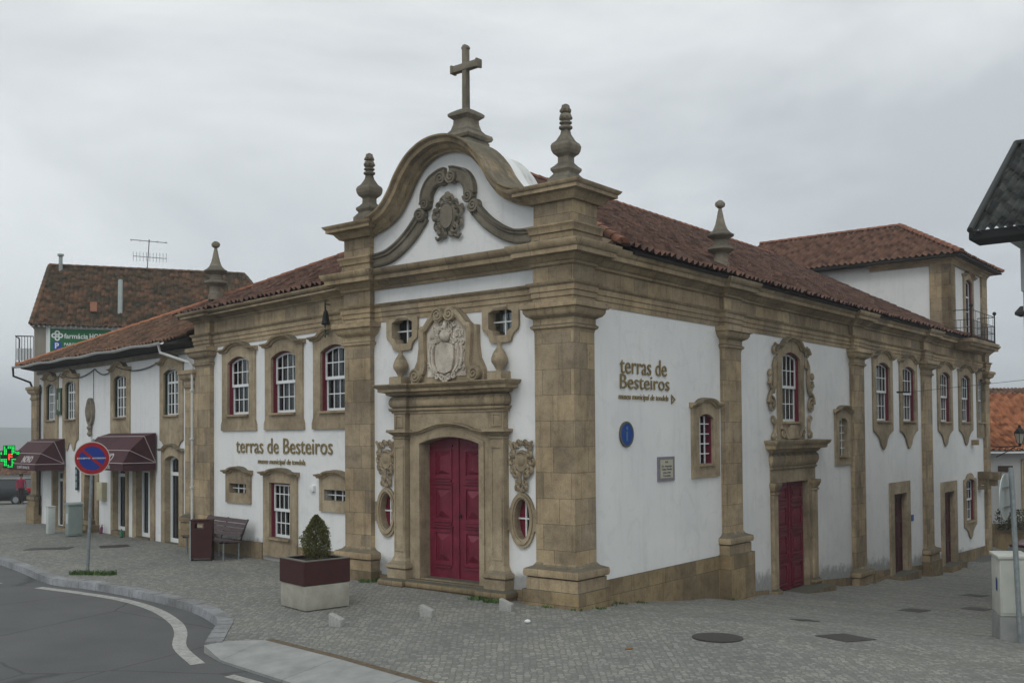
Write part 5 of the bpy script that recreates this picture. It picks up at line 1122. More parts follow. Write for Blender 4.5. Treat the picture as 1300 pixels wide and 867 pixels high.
# lantern on green bracket between wing and tower
t = thing('wall_lantern', tuple(W.p(.3, .1, 5.9)), 'dark bell shaped lantern on a green bracket high beside the left pier', 'lantern')
M_VERD = noisy('verdigris_iron', (.02, .05, .035), (.05, .10, .07), 10)
obj('bracket', MB().tube([W.p(-.02, .14, 5.98), W.p(-.02, .14, 5.16)], .018).tube([W.p(-.02, .14, 5.22), W.p(-.30, .24, 5.22)], .014).tube([W.p(-.02, 0, 5.24), W.p(-.02, .14, 5.24)], .014).tube([W.p(-.02, 0, 5.9), W.p(-.02, .14, 5.9)], .014), M_VERD, t)
obj('bell', MB().lathe(W.p(-.17, .22, 5.44), [(.02, .30), (.045, .28), (.06, .2), (.08, .08), (.10, 0), (.085, -.02)], 12).tube([W.p(-.02, .14, 5.9), W.p(-.17, .22, 5.74)], .014), M_IRON, t)
# ------------------------------------------------------------------ street furniture
def V(*a): return Vector(a)
def gp(x, y): return V(x, y, gz(x, y))
# no parking sign
b_ = V(-9.35, 22.09, 0); t = thing('traffic_sign', tuple(b_), 'round blue and red no parking sign on a leaning grey pole at the kerb', 'traffic sign', 'round traffic signs')
topp = V(-9.20, 22.02, 2.93)
obj('pole', MB().tube([b_-Z*.1, topp], .035, 10).ball(topp, .036, None, 8, 4), M_GALV, t)
G = Fr(V(-9.225, 22.03, 2.53), V(.922, .386, 0), V(.386, -.922, 0)); 
obj('sign_plate', MB().prism(G, oval(0, 0, .365, .365, 40), .045, .06), mat('sign_rim_white', (.55, .55, .5), .4), t)
M_SR = mat('sign_red', (.30, .010, .014), .35); M_SB = mat('sign_navy', (.010, .035, .24), .35)
obj('sign_face', MB().prism(G, oval(0, 0, .27, .27, 40), .06, .064), M_SB, t)
q = R(-42); c_, s_ = math.cos(q), math.sin(q)
obj('prohibition_ring', MB().prism(G, oval(0, 0, .348, .348, 40), .0605, .066, [oval(0, 0, .262, .262, 40)]).prism(G, [(x*c_-y*s_, x*s_+y*c_) for x, y in ((-.28, -.03), (.28, -.03), (.28, .03), (-.28, .03))], .064, .068), M_SR, t)
obj('sign_word', textmb('EXCEPTO', G, -.17, -.012, .042, .068, .002, width=.26, bold=.02), M_WPAINT, t); obj('sign_word', textmb('AUTORIZADO', G, .14, -.012, .042, .068, .002, width=.28, bold=.02), M_WPAINT, t)
obj('clamp', MB().box(G, -.05, .05, -.04, .05, .12, .15).box(G, -.05, .05, -.04, .05, -.15, -.12), M_GALV, t)
# sign seen from behind, right side
b_ = gp(7.97, 15.85); t = thing('traffic_sign', tuple(b_), 'round traffic sign seen edge-on from behind beside the white cabinet', 'traffic sign', 'round traffic signs')
topp = b_+V(-.10, 0, 2.74); obj('pole', MB().tube([b_-Z*.1, topp], .04, 10), M_GALV, t)
G = Fr(V(7.84, 15.93, 1.93), dS, dF); obj('sign_plate', MB().prism(G, oval(-.03, 0, .36, .36, 36), .02, .032), mat('sign_back', (.42, .47, .47), .5, .3), t)
obj('stiffener', MB().box(G, -.25, .25, .0, .02, .14, .17).box(G, -.25, .25, .0, .02, -.17, -.14), M_GALV, t)
# cabinet on the right
M_CAB = noisy('cream_cabinet_paint', (.40, .41, .37), (.50, .51, .46), 2.5, .6)
q0 = gp(7.75, 16.05); d2 = V(.27, .963, 0); d1 = V(.99, -.05, 0); G = Fr(q0, d1, -d2)
t = thing('utility_cabinet', tuple(q0), 'tall cream utility cabinet at the right edge in front of the parked car', 'cabinet', 'utility cabinets')
obj('plinth', MB().box(G, .0, .48, -.72, 0, -.2, .36), M_SLAB, t); obj('body', MB().box(G, .01, .47, -.71, -.01, .37, 1.28), M_CAB, t, bev=.008); obj('lid', MB().box(G, -.02, .50, -.74, .02, 1.28, 1.33), M_CAB, t, bev=.01)
obj('door', MB().box(G, .04, .44, -.012, .0, .42, 1.24), M_CAB, t); obj('lock', MB().box(G, .40, .42, 0, .012, .8, .88), M_IRON, t); obj('label_plate', MB().box(Fr(q0, -d2, -d1), -.30, -.22, .0, .004, .75, .95), M_SB, t)
# grey cabinet at the shop
q0 = V(-13.62, 30.8, gz(-13.62, 30.8)); G = Fr(q0, V(.80, .60, 0), V(.60, -.80, 0))
M_CABG = noisy('grey_green_cabinet', (.20, .25, .235), (.27, .32, .30), 3, .6)
t = thing('utility_cabinet', tuple(q0), 'grey green metal cabinet with a paper notice beside the stone doorway', 'cabinet', 'utility cabinets')
obj('body', MB().box(G, .0, .42, -.40, 0, .02, .96), M_CABG, t, bev=.008); obj('lid', MB().prism(Fr(q0, V(-.60, .80, 0), V(.8, .6, 0)), [(-.03, .96), (.43, .96), (.43, 1.0), (.2, 1.04), (-.03, 1.0)], -.03, .45), M_CABG, t)
obj('notice', MB().box(Fr(q0, V(-.60, .80, 0), V(-.8, -.6, 0)), .08, .28, .0, .004, .40, .70), mat('notice_paper', (.5, .52, .55)), t)
obj('door', MB().box(G, .03, .39, 0, .008, .08, .90), M_CABG, t)
q0 = V(-14.75, 31.9, gz(-14.75, 31.9)); G = Fr(q0, V(.80, .60, 0), V(.60, -.80, 0))
t = thing('utility_cabinet', tuple(q0), 'low pale cabinet near the far left corner under the smaller awning', 'cabinet', 'utility cabinets')
obj('body', MB().box(G, .0, .22, -.30, 0, .0, .84), noisy('pale_cabinet', (.42, .46, .44), (.5, .53, .51), 3), t, bev=.01); obj('lid', MB().box(G, -.01, .23, -.31, .01, .84, .87), M_CAB, t)
# litter bin
q0 = V(-7.74, 24.15, gz(-7.7, 24.1)); G = Fr(q0, V(.99, .10, 0), V(.10, -.99, 0)); M_BR = noisy('brown_panel', (.040, .010, .010), (.055, .015, .013), 6, .6)
t = thing('litter_bin', tuple(q0), 'dark brown litter bin with steel sides next to the bench', 'litter bin')
obj('front_panel', MB().prism(G, rect(0, .47, .06, .96), -.02, 0, [rect(.09, .30, .77, .90)]), M_BR, t); obj('rear_panel', MB().prism(G, rect(0, .47, .06, .96), -.30, -.28, [rect(.09, .30, .77, .90)]), M_BR, t)
obj('side_plate', MB().box(G, -.025, .0, -.31, .01, 0, .97), M_GREY, t); obj('side_plate', MB().box(G, .47, .49, -.31, .01, 0, .97), M_BR, t); obj('top_plate', MB().box(G, -.03, .50, -.315, .015, .97, .985), M_BR, t); obj('inner_bucket', MB().box(G, .03, .44, -.27, -.03, .06, .76), M_GALV, t)
# bench
t = thing('park_bench', tuple(W.p(4.3, .7, .05)), 'slatted dark wood bench on thin metal legs against the wing wall', 'bench')
M_WOOD = noisy('dark_slats', (.060, .042, .044), (.095, .068, .07), 7, .7); gzb = gz(W.p(4, .7, 0).x, W.p(4, .7, 0).y)+.03
for k in range(5):
    o = .98-.115*k; obj('seat_slat', MB().box(W, 3.32, 5.45, o-.095, o, gzb+.42-.012*k, gzb+.455-.012*k), M_WOOD, t)
for k in range(4):
    z = gzb+.50+.105*k; o = .44-.06*k; fr2 = Fr(W.p(0, 0, 0), dW, nW); mb = MB(); mb.add([W.p(u, o2, z2) for u in (3.32, 5.45) for (o2, z2) in ((o, z), (o+.03, z+.01), (o-.02, z+.10), (o-.05, z+.09))], [(0, 1, 2, 3), (7, 6, 5, 4), (0, 4, 5, 1), (1, 5, 6, 2), (2, 6, 7, 3), (3, 7, 4, 0)]); obj('backrest_slat', mb, M_WOOD, t)
for u in (3.39, 4.4, 5.38):
    obj('bench_frame', MB().tube([W.p(u, .96, gzb+.40), W.p(u, .42, gzb+.37), W.p(u, .20, gzb+.92)], .02, 6), M_IRON, t)
    for o in (.85, .45): obj('leg', MB().tube([W.p(u, o, -.1), W.p(u, o, gzb+.4)], .02, 6), M_GALV, t)
# planter with shrub
q0 = V(-3.53, 17.08, 0); a1 = V(.76, .65, 0).normalized(); a2 = V(-.65, .76, 0).normalized(); G = Fr(q0, a1, -a2)
t = thing('planter', tuple(q0), 'square planter, concrete below and dark brown panels above, on the cobbled square', 'planter')
M_CONC = noisy('planter_concrete', (.27, .26, .22), (.40, .385, .33), 3.5, .85, 0, .2, .2, 7)
obj('concrete_base', MB().prism(Fr(q0, a1, a2), [(0, .015), (.86, .015), (.86, .43), (0, .43)], 0, .88), M_CONC, t, bev=.006)
for (u0, u1, o0, o1) in ((-.015, .875, -.02, .0), (-.015, .875, -.895, -.875), (-.02, 0, -.875, -.02), (.86, .88, -.875, -.02)):
    obj('side_panel', MB().box(G, u0, u1, o0+.005, o1+.005, .44, .845), M_BR, t)
rim = MB().prism(Fr(q0+Z*.845, a1, Z), [], 0, 0) if False else MB()
for (u0, u1, o0, o1) in ((-.02, .88, -.06, .01), (-.02, .88, -.90, -.83), (-.02, .05, -.83, -.06), (.81, .88, -.83, -.06)): rim.box(G, u0, u1, o0, o1, .845, .862)
obj('rim', rim, mat('rim_metal', (.20, .19, .165), .5, .4), t); obj('soil', MB().box(G, .02, .84, -.86, -.02, .5, .80), mat('soil', (.025, .02, .016), .95), t)
def leafmat(name, a, b__):
    m = mat(name, rough=.6, spec=.3); nt, b = base(m); oi = N(nt, 'ShaderNodeNewGeometry'); wn = N(nt, 'ShaderNodeTexWhiteNoise', noise_dimensions='1D'); nt.links.new(oi.outputs['Random Per Island'], wn.inputs['W'])
    nt.links.new(ramp(nt, wn.outputs[0], [(0, a), (.6, tuple((x+y)/2 for x, y in zip(a, b__))), (1, b__)]), b.inputs['Base Color']); return m
M_LEAF = leafmat('conifer_leaves', (.045, .06, .016), (.19, .17, .05)); M_WEED = leafmat('weed_leaves', (.035, .075, .018), (.10, .17, .04))
cs_ = q0+a1*.44+a2*.40
t = thing('potted_shrub', tuple(cs_+Z*.8), 'egg shaped clipped evergreen shrub growing in the square planter', 'shrub')
obj('stem', MB().tube([cs_+Z*.75, cs_+Z*1.3], [.03, .012], 6), mat('bark', (.05, .035, .022)), t)
lf = MB(); rr = random.Random(2)
for i in range(8500):
    h = rr.random()**.85; z = .84+h*.74; an = rr.uniform(0, 6.283); prof = .235*max(.02, math.sin(math.pi*(.26+.74*h)))**.75
    prof *= 1+.13*math.sin(3*an+h*9)+.10*math.sin(7*an-5*h)+.06*math.sin(13*an+17*h); rd = prof*(rr.random()**.33)*(1.0+(.16 if rr.random() < .05 else 0)); c0 = cs_+V(rd*math.cos(an), rd*math.sin(an), z)
    d = V(math.cos(an)*.6+rr.uniform(-.5, .5), math.sin(an)*.6+rr.uniform(-.5, .5), rr.uniform(.2, 1.2)).normalized(); w_ = d.cross(V(rr.uniform(-1, 1), rr.uniform(-1, 1), rr.uniform(-1, 1))).normalized(); L_ = rr.uniform(.02, .042)
    lf.add([c0, c0+d*L_*.5+w_*L_*.28, c0+d*L_, c0+d*L_*.5-w_*L_*.28], [(0, 1, 2, 3)])
obj('foliage', lf, M_LEAF, t, recalc=False, smooth=False)
# granite parking studs
M_STUD = noisy('stud_granite', (.26, .26, .245), (.36, .36, .34), 30, .9)
for (x, y, la) in ((-1.42, 16.6, 'wedge shaped granite stud on the paving, middle one of the three'), (-.12, 17.2, 'wedge shaped granite stud on the paving nearest the church door and corner pier'), (-2.78, 15.85, 'wedge shaped granite stud on the paving, nearest to the planter')):
    G = Fr(gp(x, y), V(.93, -.36, 0), V(-.36, -.93, 0)); single('granite_stud', MB().prism(G, [(-.11, -.1), (.11, -.1), (.11, .11), (.06, .13), (-.11, .20)], -.07, .07), M_STUD, la, 'granite stud', gp(x, y), 'granite studs on the square', bev=.01)
# covers
M_COV = noisy('cast_iron_cover', (.030, .028, .026), (.055, .05, .046), 22, .6, .3, .4, .5)
def cover(x, y, w_, d_, ang, la, rnd=False):
    c = gp(x, y); du = V(math.cos(ang), math.sin(ang), 0); dv = V(-math.sin(ang), math.cos(ang), 0); e = .3
    sx = (gz(x+du.x*e, y+du.y*e)-gz(x-du.x*e, y-du.y*e))/(2*e); sy = (gz(x+dv.x*e, y+dv.y*e)-gz(x-dv.x*e, y-dv.y*e))/(2*e)
    pts = oval(0, 0, w_/2, w_/2, 32) if rnd else rect(-w_/2, w_/2, -d_/2, d_/2); n = len(pts)
    vs = [c+du*a+dv*b+Z*(sx*a+sy*b+.008) for a, b in pts]; vs += [v-Z*.05 for v in vs]
    single('drain_cover', MB().add(vs, [tuple(range(n)), tuple(reversed(range(n, 2*n)))]+[(i, (i+1) % n, (i+1) % n+n, i+n) for i in range(n)]), M_COV, la, 'drain cover', c, 'iron covers in the paving')
cover(2.99, 14.79, .74, .74, 0, 'round iron manhole cover in the cobbles at the lower right', True)
cover(4.96, 15.08, .62, .62, R(30), 'square iron cover right of the round manhole cover')
cover(5.05, 17.5, .42, .30, R(20), 'small rectangular grating beyond the square cover')
cover(8.6, 21.6, .75, .45, R(50), 'iron grate in the street in front of the maroon side door'); cover(10.4, 22.6, .7, .5, R(50), 'iron grate in the sloping street under the second plain doorway'); cover(12.2, 26.6, .8, .5, R(50), 'farthest iron grate down the sloping street')
cover(-12.62, 27.33, 1.15, .55, R(8), 'wide rectangular iron cover at the far left of the square'); cover(-11.0, 27.75, .75, .7, R(25), 'rectangular iron cover in front of the double glass shop door')
# weeds, litter, bottles
def tuft(name, pts, la, r_, n_, h=.10):
    mb = MB(); rr = random.Random(hash(la) % 999)
    for (x, y) in pts:
        for i in range(n_):
            a = rr.uniform(0, 6.28); d = r_*math.sqrt(rr.random()); c = gp(x+d*math.cos(a), y+d*math.sin(a)*.6); b = V(rr.uniform(-1, 1), rr.uniform(-1, 1), 1.3).normalized(); L_ = h*rr.uniform(.4, 1); w_ = b.cross(V(rr.uniform(-1, 1), rr.uniform(-1, 1), 0)).normalized()*.012
            mb.add([c-w_, c+w_, c+b*L_+w_*.6, c+b*L_*1.15-w_*.2], [(0, 1, 2, 3)])
    o = obj(name, mb, M_WEED, recalc=False, smooth=False); tag(o, la, 'weeds'); o['kind'] = 'stuff'
tuft('grass_tuft', [(-9.5, 22.0), (-9.2, 21.95), (-8.85, 21.9)], 'low green weeds round the foot of the no parking pole', .22, 160, .11)
q1 = F.p(.6+C0-.8, .3, 0); tuft('step_weeds', [(F.p(1.5, .5, 0).x, F.p(1.5, .5, 0).y), (F.p(1.9, .46, 0).x, F.p(1.9, .46, 0).y), (F.p(5.0, .25, 0).x, F.p(5.0, .25, 0).y), (F.p(4.9, .1, 0).x, F.p(4.9, .1, 0).y)], 'sparse green weeds along the church door step', .16, 70, .09)
tuft('pier_weeds', [S.xy(.3, .25), F.xy(.4, .25), S.xy(.9, .1), S.xy(1.4, .06), S.xy(2.1, .06), S.xy(5.6, .25), F.xy(-.15, .2)], 'thin weeds at the foot of the corner pier', .14, 24, .06)
single('paper_scrap', MB().ball(gp(.22, 16.0)+Z*.03, (.05, .03, .03), None, 6, 4), M_WPAINT, 'small white paper scrap on the cobbles near the corner pier', 'litter', gp(.22, 16.0))
single('fallen_leaf', MB().box(Fr(gp(1.6, 14.0), V(.8, .6, 0), V(.6, -.8, 0)), -.05, .05, -.03, .03, .005, .012), mat('leaf_orange', (.20, .09, .02)), 'small orange leaf on the cobbles in the foreground', 'leaf', gp(1.6, 14.0))
def bottle(u, o, m, la, lean):
    c = W.p(u, o, gz(W.p(u, o, 0).x, W.p(u, o, 0).y)); d = (-W.n*.35+W.d*lean+Z).normalized(); mb = MB(); mb.tube([c, c+d*.20, c+d*.25, c+d*.32], [.05, .05, .02, .018], 10)
    single('plastic_bottle', mb, m, la, 'bottle', c, 'bottles left against the shop wall')
MG = mat('green_plastic', (.01, .12, .06), .3); bottle(11.2, .22, MG, 'green plastic bottle leaning between shop window and glass door', .9); bottle(13.05, .15, mat('purple_plastic', (.14, .01, .07), .3), 'purple plastic bottle leaning on the wall under the meter box', .5); bottle(16.4, 2.3, MG, 'green plastic bottle beside the low pale cabinet', .6)
# ------------------------------------------------------------------ right hand house
KH = 1.35; E0 = V(6.64*KH, 14.43*KH, 3+2.84*KH); dR = -dF; cw = E0+(dS*.8+dR*.52)*KH; RH = thing('grey_house', (cw.x, cw.y, gz(cw.x, cw.y)), 'pale grey house with dark mossy tiled roof at the right edge of the picture', 'building')
G = Fr(V(cw.x, cw.y, 0), dR, -dS); M_GW = plaster('grey_render', col=(.46, .475, .475), dirt=.8)
obj('wall', MB().prism(G, [(0, 2.4), (9, 2.4), (9, 6.75), (0, 6.75)], -6.2, 0), M_GW, RH)
obj('shading_rear_wing', MB().box(G, .05, 7, -20, -6.22, -4, 5.6), M_GW, RH)  # unseen block added behind the house to shade the lane
obj('wall_band', MB().box(G, -.03, 9, -6.2, .03, 5.75, 6.6), M_GW, RH); obj('stone_base', MB().box(G, -.05, 9, -6.2, .04, -3, 2.4), M_SX, RH)
gsl = .63; up1 = 3.09*KH
r1 = roofplane([E0, E0+dR*10, E0+dR*10+dS*up1+Z*gsl*up1, E0+dS*up1+Z*gsl*up1], None, p=.16, L=.30, amp=.042); r2 = roofplane([E0+dS*2*up1, E0+dR*10+dS*2*up1, E0+dR*10+dS*up1+Z*gsl*up1, E0+dS*up1+Z*gsl*up1], None, ru=4)
roofobj('roof', [r1, r2], M_T6, RH)
G2 = Fr(E0, dS, dF); obj('verge_board', MB().prism(G2, [(-.02, -.12), (.0, .03), (up1, gsl*up1+.05), (2*up1, .03), (2*up1, -.12), (up1, gsl*up1-.13)], -.04, .02).box(Fr(E0, dR, -dS), -.02, 10, -.8, .0, -.13, .035), mat('dark_soffit', (.010, .011, .011), .8), RH)
obj('verge_cap', MB().tube([E0+Z*.06, E0+dS*up1+Z*(gsl*up1+.08)], .06, 8), mat('verge_tile', (.035, .038, .036), .8), RH); obj('gable_infill', MB().prism(Fr(E0+dR*.5, dS, dF), [(1.0, -.1), (up1, gsl*up1-.18), (2*up1-1.0, -.1)], -.2, 0), M_GW, RH)
rg = MB(); ridge(rg, E0+dS*up1+Z*(gsl*up1+.05), E0+dR*10+dS*up1+Z*(gsl*up1+.05)); obj('ridge_tiles', rg, M_T6, RH)
obj('ledge', MB().prism(Fr(V(cw.x, cw.y, 0), -dS, dF), [(-.4, 5.28), (.1, 5.28), (.1, 5.33), (-.4, 5.50)], -.1, .14), mat('dark_ledge', (.03, .03, .03)), RH)
obj('shading_rear_roof', MB().prism(Fr(V(cw.x, cw.y, 0), dR, -dS), [(-.3, 5.6), (3.5, 7.0), (7.3, 5.6)], -20.2, -6.3), M_T4, RH)  # roof of the unseen block added for lane shade
# ------------------------------------------------------------------ parked car in the lane
def car(x, y, ang, la, body, length=4.1, wd=1.7, h=1.46, group='parked cars'):
    c = gp(x, y); c.z -= .0; d = V(math.cos(ang), math.sin(ang), 0); n = V(math.sin(ang), -math.cos(ang), 0)
    t = thing('parked_car', tuple(c), la, 'car', group); G = Fr(c, d, n); L = length/2
    side = [(-L, .35), (-L+.02, .75), (-L+.12, .92), (-L+.5, h-.05), (-L+.9, h), (L-2.0, h-.02), (L-1.15, .98), (L-.25, .86), (L-.02, .68), (L, .35), (L-.35, .24), (-L+.3, .24)]
    lo = [(u, min(z, .95)) for u, z in side]
    mb = MB().prism(G, [(-L, .35), (-L+.02, .75), (-L+.12, .95), (L-1.2, .97), (L-.25, .86), (L-.02, .68), (L, .35), (L-.35, .22), (-L+.3, .22)], -wd/2, wd/2)
    bo = obj('body', mb, body, t, bev=.05)
    cab = [(-L+.12, .94), (-L+.5, h-.04), (-L+.95, h), (L-2.0, h-.02), (L-1.2, .96)]; vs = []
    for s in (-1, 1):
        for u, z in cab: vs.append(G.p(u, s*(wd/2-.04-(.16 if z > 1.1 else 0)), z))
    n_ = len(cab); obj('cabin_glass', MB().add(vs, [tuple(range(n_)), tuple(reversed(range(n_, 2*n_)))]+[(i, (i+1) % n_, (i+1) % n_+n_, i+n_) for i in range(n_)]), mat('car_glass', (.015, .018, .02), .08, spec=.6), t, smooth=False)
    ru = -L+.55; obj('roof_panel', MB().box(G, -L+.5, L-1.95, -(wd/2-.22), wd/2-.22, h-.03, h+.02), body, t, bev=.02)
    for u in (-L+.75, L-.8):
        for s in (-1, 1):
            w_ = MB(); cc = G.p(u, s*(wd/2-.08), .30); ax = G.n
            w_.tube([cc-ax*.1, cc+ax*.1], .30, 20, nrm=Z); wh = obj('wheel', w_, mat('tyre', (.015, .015, .016), .8), t); obj('rim', MB().tube([cc-ax*.105, cc+ax*.105], .18, 14, nrm=Z), M_GALV, wh)
    for s in (-1, 1):
        obj('tail_light', MB().box(G, -L-.012, -L+.15, s*(wd/2-.16)-.13, s*(wd/2-.16)+.13, .72, .98), mat('tail_red', (.45, .01, .015), .25), t, bev=.02); obj('headlight', MB().box(G, L-.25, L+.01, s*(wd/2-.2)-.12, s*(wd/2-.2)+.12, .55, .72), mat('lamp_clear', (.5, .5, .5), .15), t, bev=.02)
    obj('bumper', MB().box(G, -L-.06, -L+.2, -wd/2+.03, wd/2-.03, .28, .5), mat('bumper_black', (.02, .02, .02), .6), t, bev=.03)
    obj('number_plate', MB().box(G, -L-.066, -L-.05, -.26, .26, .56, .67), M_WPAINT, t)
    return t
M_CARD = mat('car_paint_dark', (.03, .008, .012), .25, .3, .5)
cc = V(12.34, 25.7, 0)+dS*2.05+(-dF)*.82; car(cc.x, cc.y, A, 'dark red car parked in the sloping lane half hidden by the cream cabinet', mat('car_paint_red', (.09, .006, .012), .25, .2, .5), h=1.5)
car(-29.6, 58.5, R(172), 'black car parked at the far left beneath the pharmacy cross', mat('car_paint_black', (.012, .013, .015), .25, .2, .5))
car(-33.5, 60.5, R(165), 'dark grey car parked at the far left, behind the black car', mat('car_paint_grey', (.04, .045, .05), .3, .3, .5))
# people far left
def person(x, y, face, la, top, legs, hair):
    c = gp(x, y); t = thing('person', tuple(c), la, 'person')
    f = V(math.cos(face), math.sin(face), 0); r_ = V(math.sin(face), -math.cos(face), 0)
    J = {'pel': (0, 0, .92), 'che': (0, .01, 1.28), 'neck': (0, .0, 1.46), 'head': (0, .03, 1.60), 'crown': (0, .02, 1.68)}
    for s, k in ((1, 'r'), (-1, 'l')):
        J['sh'+k] = (s*.18, 0, 1.40); J['el'+k] = (s*.24, .03, 1.12); J['wr'+k] = (s*.22, .14, .90); J['ha'+k] = (s*.22, .17, .82)
        J['hip'+k] = (s*.09, 0, .86); J['kn'+k] = (s*.10, .03*s, .48); J['an'+k] = (s*.10, .04*s-.03, .09); J['to'+k] = (s*.11, .14+.04*s, .05)
    rad = {'pel': .15, 'che': .15, 'neck': .055, 'head': .095, 'crown': .07, 'sh': .065, 'el': .045, 'wr': .03, 'ha': .035, 'hip': .09, 'kn': .065, 'an': .04, 'to': .035}
    E_ = [('pel', 'che'), ('che', 'neck'), ('neck', 'head'), ('head', 'crown')]
    for k in 'rl': E_ += [('che', 'sh'+k), ('sh'+k, 'el'+k), ('el'+k, 'wr'+k), ('wr'+k, 'ha'+k), ('pel', 'hip'+k), ('hip'+k, 'kn'+k), ('kn'+k, 'an'+k), ('an'+k, 'to'+k)]
    ks = list(J); me = bpy.data.meshes.new('body'); me.from_pydata([r_*J[k][0]+f*J[k][1]+Z*J[k][2] for k in ks], [(ks.index(a), ks.index(b)) for a, b in E_], [])
    o = link('body', me); o.parent = t; md = o.modifiers.new('s', 'SKIN'); 
    for i, k in enumerate(ks): rr_ = rad.get(k) or rad.get(k[:-1]); me.skin_vertices[0].data[i].radius = (rr_, rr_*.85)
    me.skin_vertices[0].data[ks.index('pel')].use_root = True
    o.modifiers.new('b', 'SUBSURF').levels = 1; o.modifiers['b'].render_levels = 1
    for m_ in (top, legs, mat('skin', (.35, .2, .14), .6)): me.materials.append(m_)
    dg = bpy.context.evaluated_depsgraph_get(); m2 = bpy.data.meshes.new_from_object(o.evaluated_get(dg)); o.modifiers.clear(); o.data = m2
    m2.materials.clear()
    for m_ in (top, legs, mat('skin', (.35, .2, .14), .6)): m2.materials.append(m_)
    for p in m2.polygons:
        z = p.center.z; lat = abs(p.center.dot(r_)); p.material_index = 2 if z > 1.47 or (z < .90 and lat > .17) else (1 if z < .95 and lat < .18 else 0); p.use_smooth = True
    hb_ = MB().ball(c+f*.0+Z*1.64, (.105, .105, .11), None, 10, 7); obj('hair', hb_, hair, t)
    return t
HB = mat('dark_hair', (.02, .014, .01)); person(-27.6, 56.4, R(-60), 'person in a red coat standing beside the parked black car', mat('red_coat', (.30, .02, .06)), mat('dark_trousers', (.04, .02, .02)), HB)
person(-29.0, 55.2, R(-100), 'person in a green jacket at the left edge of the picture', mat('green_jacket', (.03, .10, .08)), mat('dark_jeans', (.02, .025, .04)), HB)
# ------------------------------------------------------------------ pharmacy cross
cc = V(-17.85, 35.6, 2.32); G = Fr(cc, V(.894, .447, 0), V(.447, -.894, 0)); t = thing('pharmacy_cross', tuple(cc), 'green lit pharmacy cross with a red letter at the left edge', 'illuminated sign')
def plus(a, b_): return [(b_, -a), (b_, -b_), (a, -b_), (a, b_), (b_, b_), (b_, a), (-b_, a), (-b_, b_), (-a, b_), (-a, -b_), (-b_, -b_), (-b_, -a)]
obj('housing', MB().prism(G, plus(.40, .19), -.08, .06), mat('cross_housing', (.008, .012, .010), .4), t)
led = MB(); pts = plus(.35, .145); rr = random.Random(4)
for k, ring in enumerate((.355, .305)):
    pts = plus(ring, ring-.21)
    for i in range(12):
        a, b_ = Vector(pts[i]), Vector(pts[(i+1) % 12]); n_ = max(1, round((b_-a).length/.055))
        for j in range(n_):
            if rr.random() < .12: continue
            q = a+(b_-a)*j/n_; led.box(G, q.x-.018, q.x+.018, .06, .068, q.y-.018, q.y+.018)
obj('green_light_border', led, mat('led_green', (.0, .3, .05), .5, emit=((.0, 1, .12), .9)), t)
obj('red_letter', textmb('F', G, .04, -.11, .30, .06, .006, width=.14, bold=.03), mat('led_red', (.4, .02, .0), .5, emit=((1, .06, .03), .9)), t)
obj('bracket', MB().tube([cc-G.n*.02, cc+V(.25, .9, .0), V(*W.p(19.6, .05, 2.32))], .025, 6), M_IRON, t)
# ------------------------------------------------------------------ pharmacy building behind
O_ = V(-21.93, 45.97, 0); dP = V(.94038, .34014, 0); nP = V(.34014, -.94038, 0); G = Fr(O_, dP, nP)
PH = thing('pharmacy_building', tuple(O_), 'tall stone building with steep mossy tile roof behind the shop roof', 'building')
M_PW = plaster('stained_render', col=(.30, .27, .22), dirt=1.2)
obj('wall', MB().box(G, 0, 11.5, -7.5, 0, -3, 8.2), M_PW, PH); obj('white_panel', MB().box(G, .5, 11.5, -.02, .03, 3, 8.12), M_WF, PH)
sr = .80; oo = .35; ez = 8.15; dp_ = 3.9
r1 = roofplane([G.p(-.12, oo, ez), G.p(11.6, oo, ez), G.p(9.7, -dp_, ez+sr*(oo+dp_)), G.p(.30, -dp_, ez+sr*(oo+dp_))], None, p=.2, L=.22, amp=.028)
r2 = roofplane([G.p(-.12, -2*dp_-oo, ez), G.p(-.12, oo, ez), G.p(.30, -dp_, ez+sr*(oo+dp_))], None, ru=4); r3 = roofplane([G.p(11.6, oo, ez), G.p(11.6, -2*dp_-oo, ez), G.p(9.7, -dp_, ez+sr*(oo+dp_))], None, ru=4)
r4 = roofplane([G.p(-.12, -2*dp_-oo, ez), G.p(11.6, -2*dp_-oo, ez), G.p(9.7, -dp_, ez+sr*(oo+dp_)), G.p(.30, -dp_, ez+sr*(oo+dp_))], None, ru=4)
roofobj('roof', [r1, r2, r3, r4], M_T3, PH); rg = MB(); ridge(rg, G.p(.3, -dp_, ez+sr*(oo+dp_)), G.p(9.7, -dp_, ez+sr*(oo+dp_)), .12); ridge(rg, G.p(-.12, oo, ez+.03), G.p(.3, -dp_, ez+sr*(oo+dp_)), .1); ridge(rg, G.p(11.6, oo, ez+.03), G.p(9.7, -dp_, ez+sr*(oo+dp_)), .1); obj('ridge_tiles', rg, M_T3, PH)
dn = MB()
for i in range(52): dn.box(G, -.05+i*.225, .03+i*.225, .06, .30, ez-.10, ez-.035)
obj('eave_dentils', dn, mat('pale_mortar', (.42, .40, .36), .9), PH)
obj('chimney', MB().tube([G.p(.83, -3.6, 11.2), G.p(.83, -3.6, 11.95)], .09, 10).tube([G.p(.83, -3.6, 11.98), G.p(.83, -3.6, 12.08)], .15, 10), M_GREY, PH)
obj('chimney', MB().tube([G.p(3.66, -.4, 8.2), G.p(3.66, -1.2, 10.55)], .11, 10), M_GREY, PH)
obj('roof_vent', MB().box(G, 2.35, 2.65, -.6, -.3, 8.9, 9.35), noisy('vent_clay', (.3, .12, .07), (.4, .2, .12), 6), PH)
obj('balcony', MB().box(G, -.75, 0, -1.4, .3, 6.3, 6.42), M_SX, PH); rl = MB()
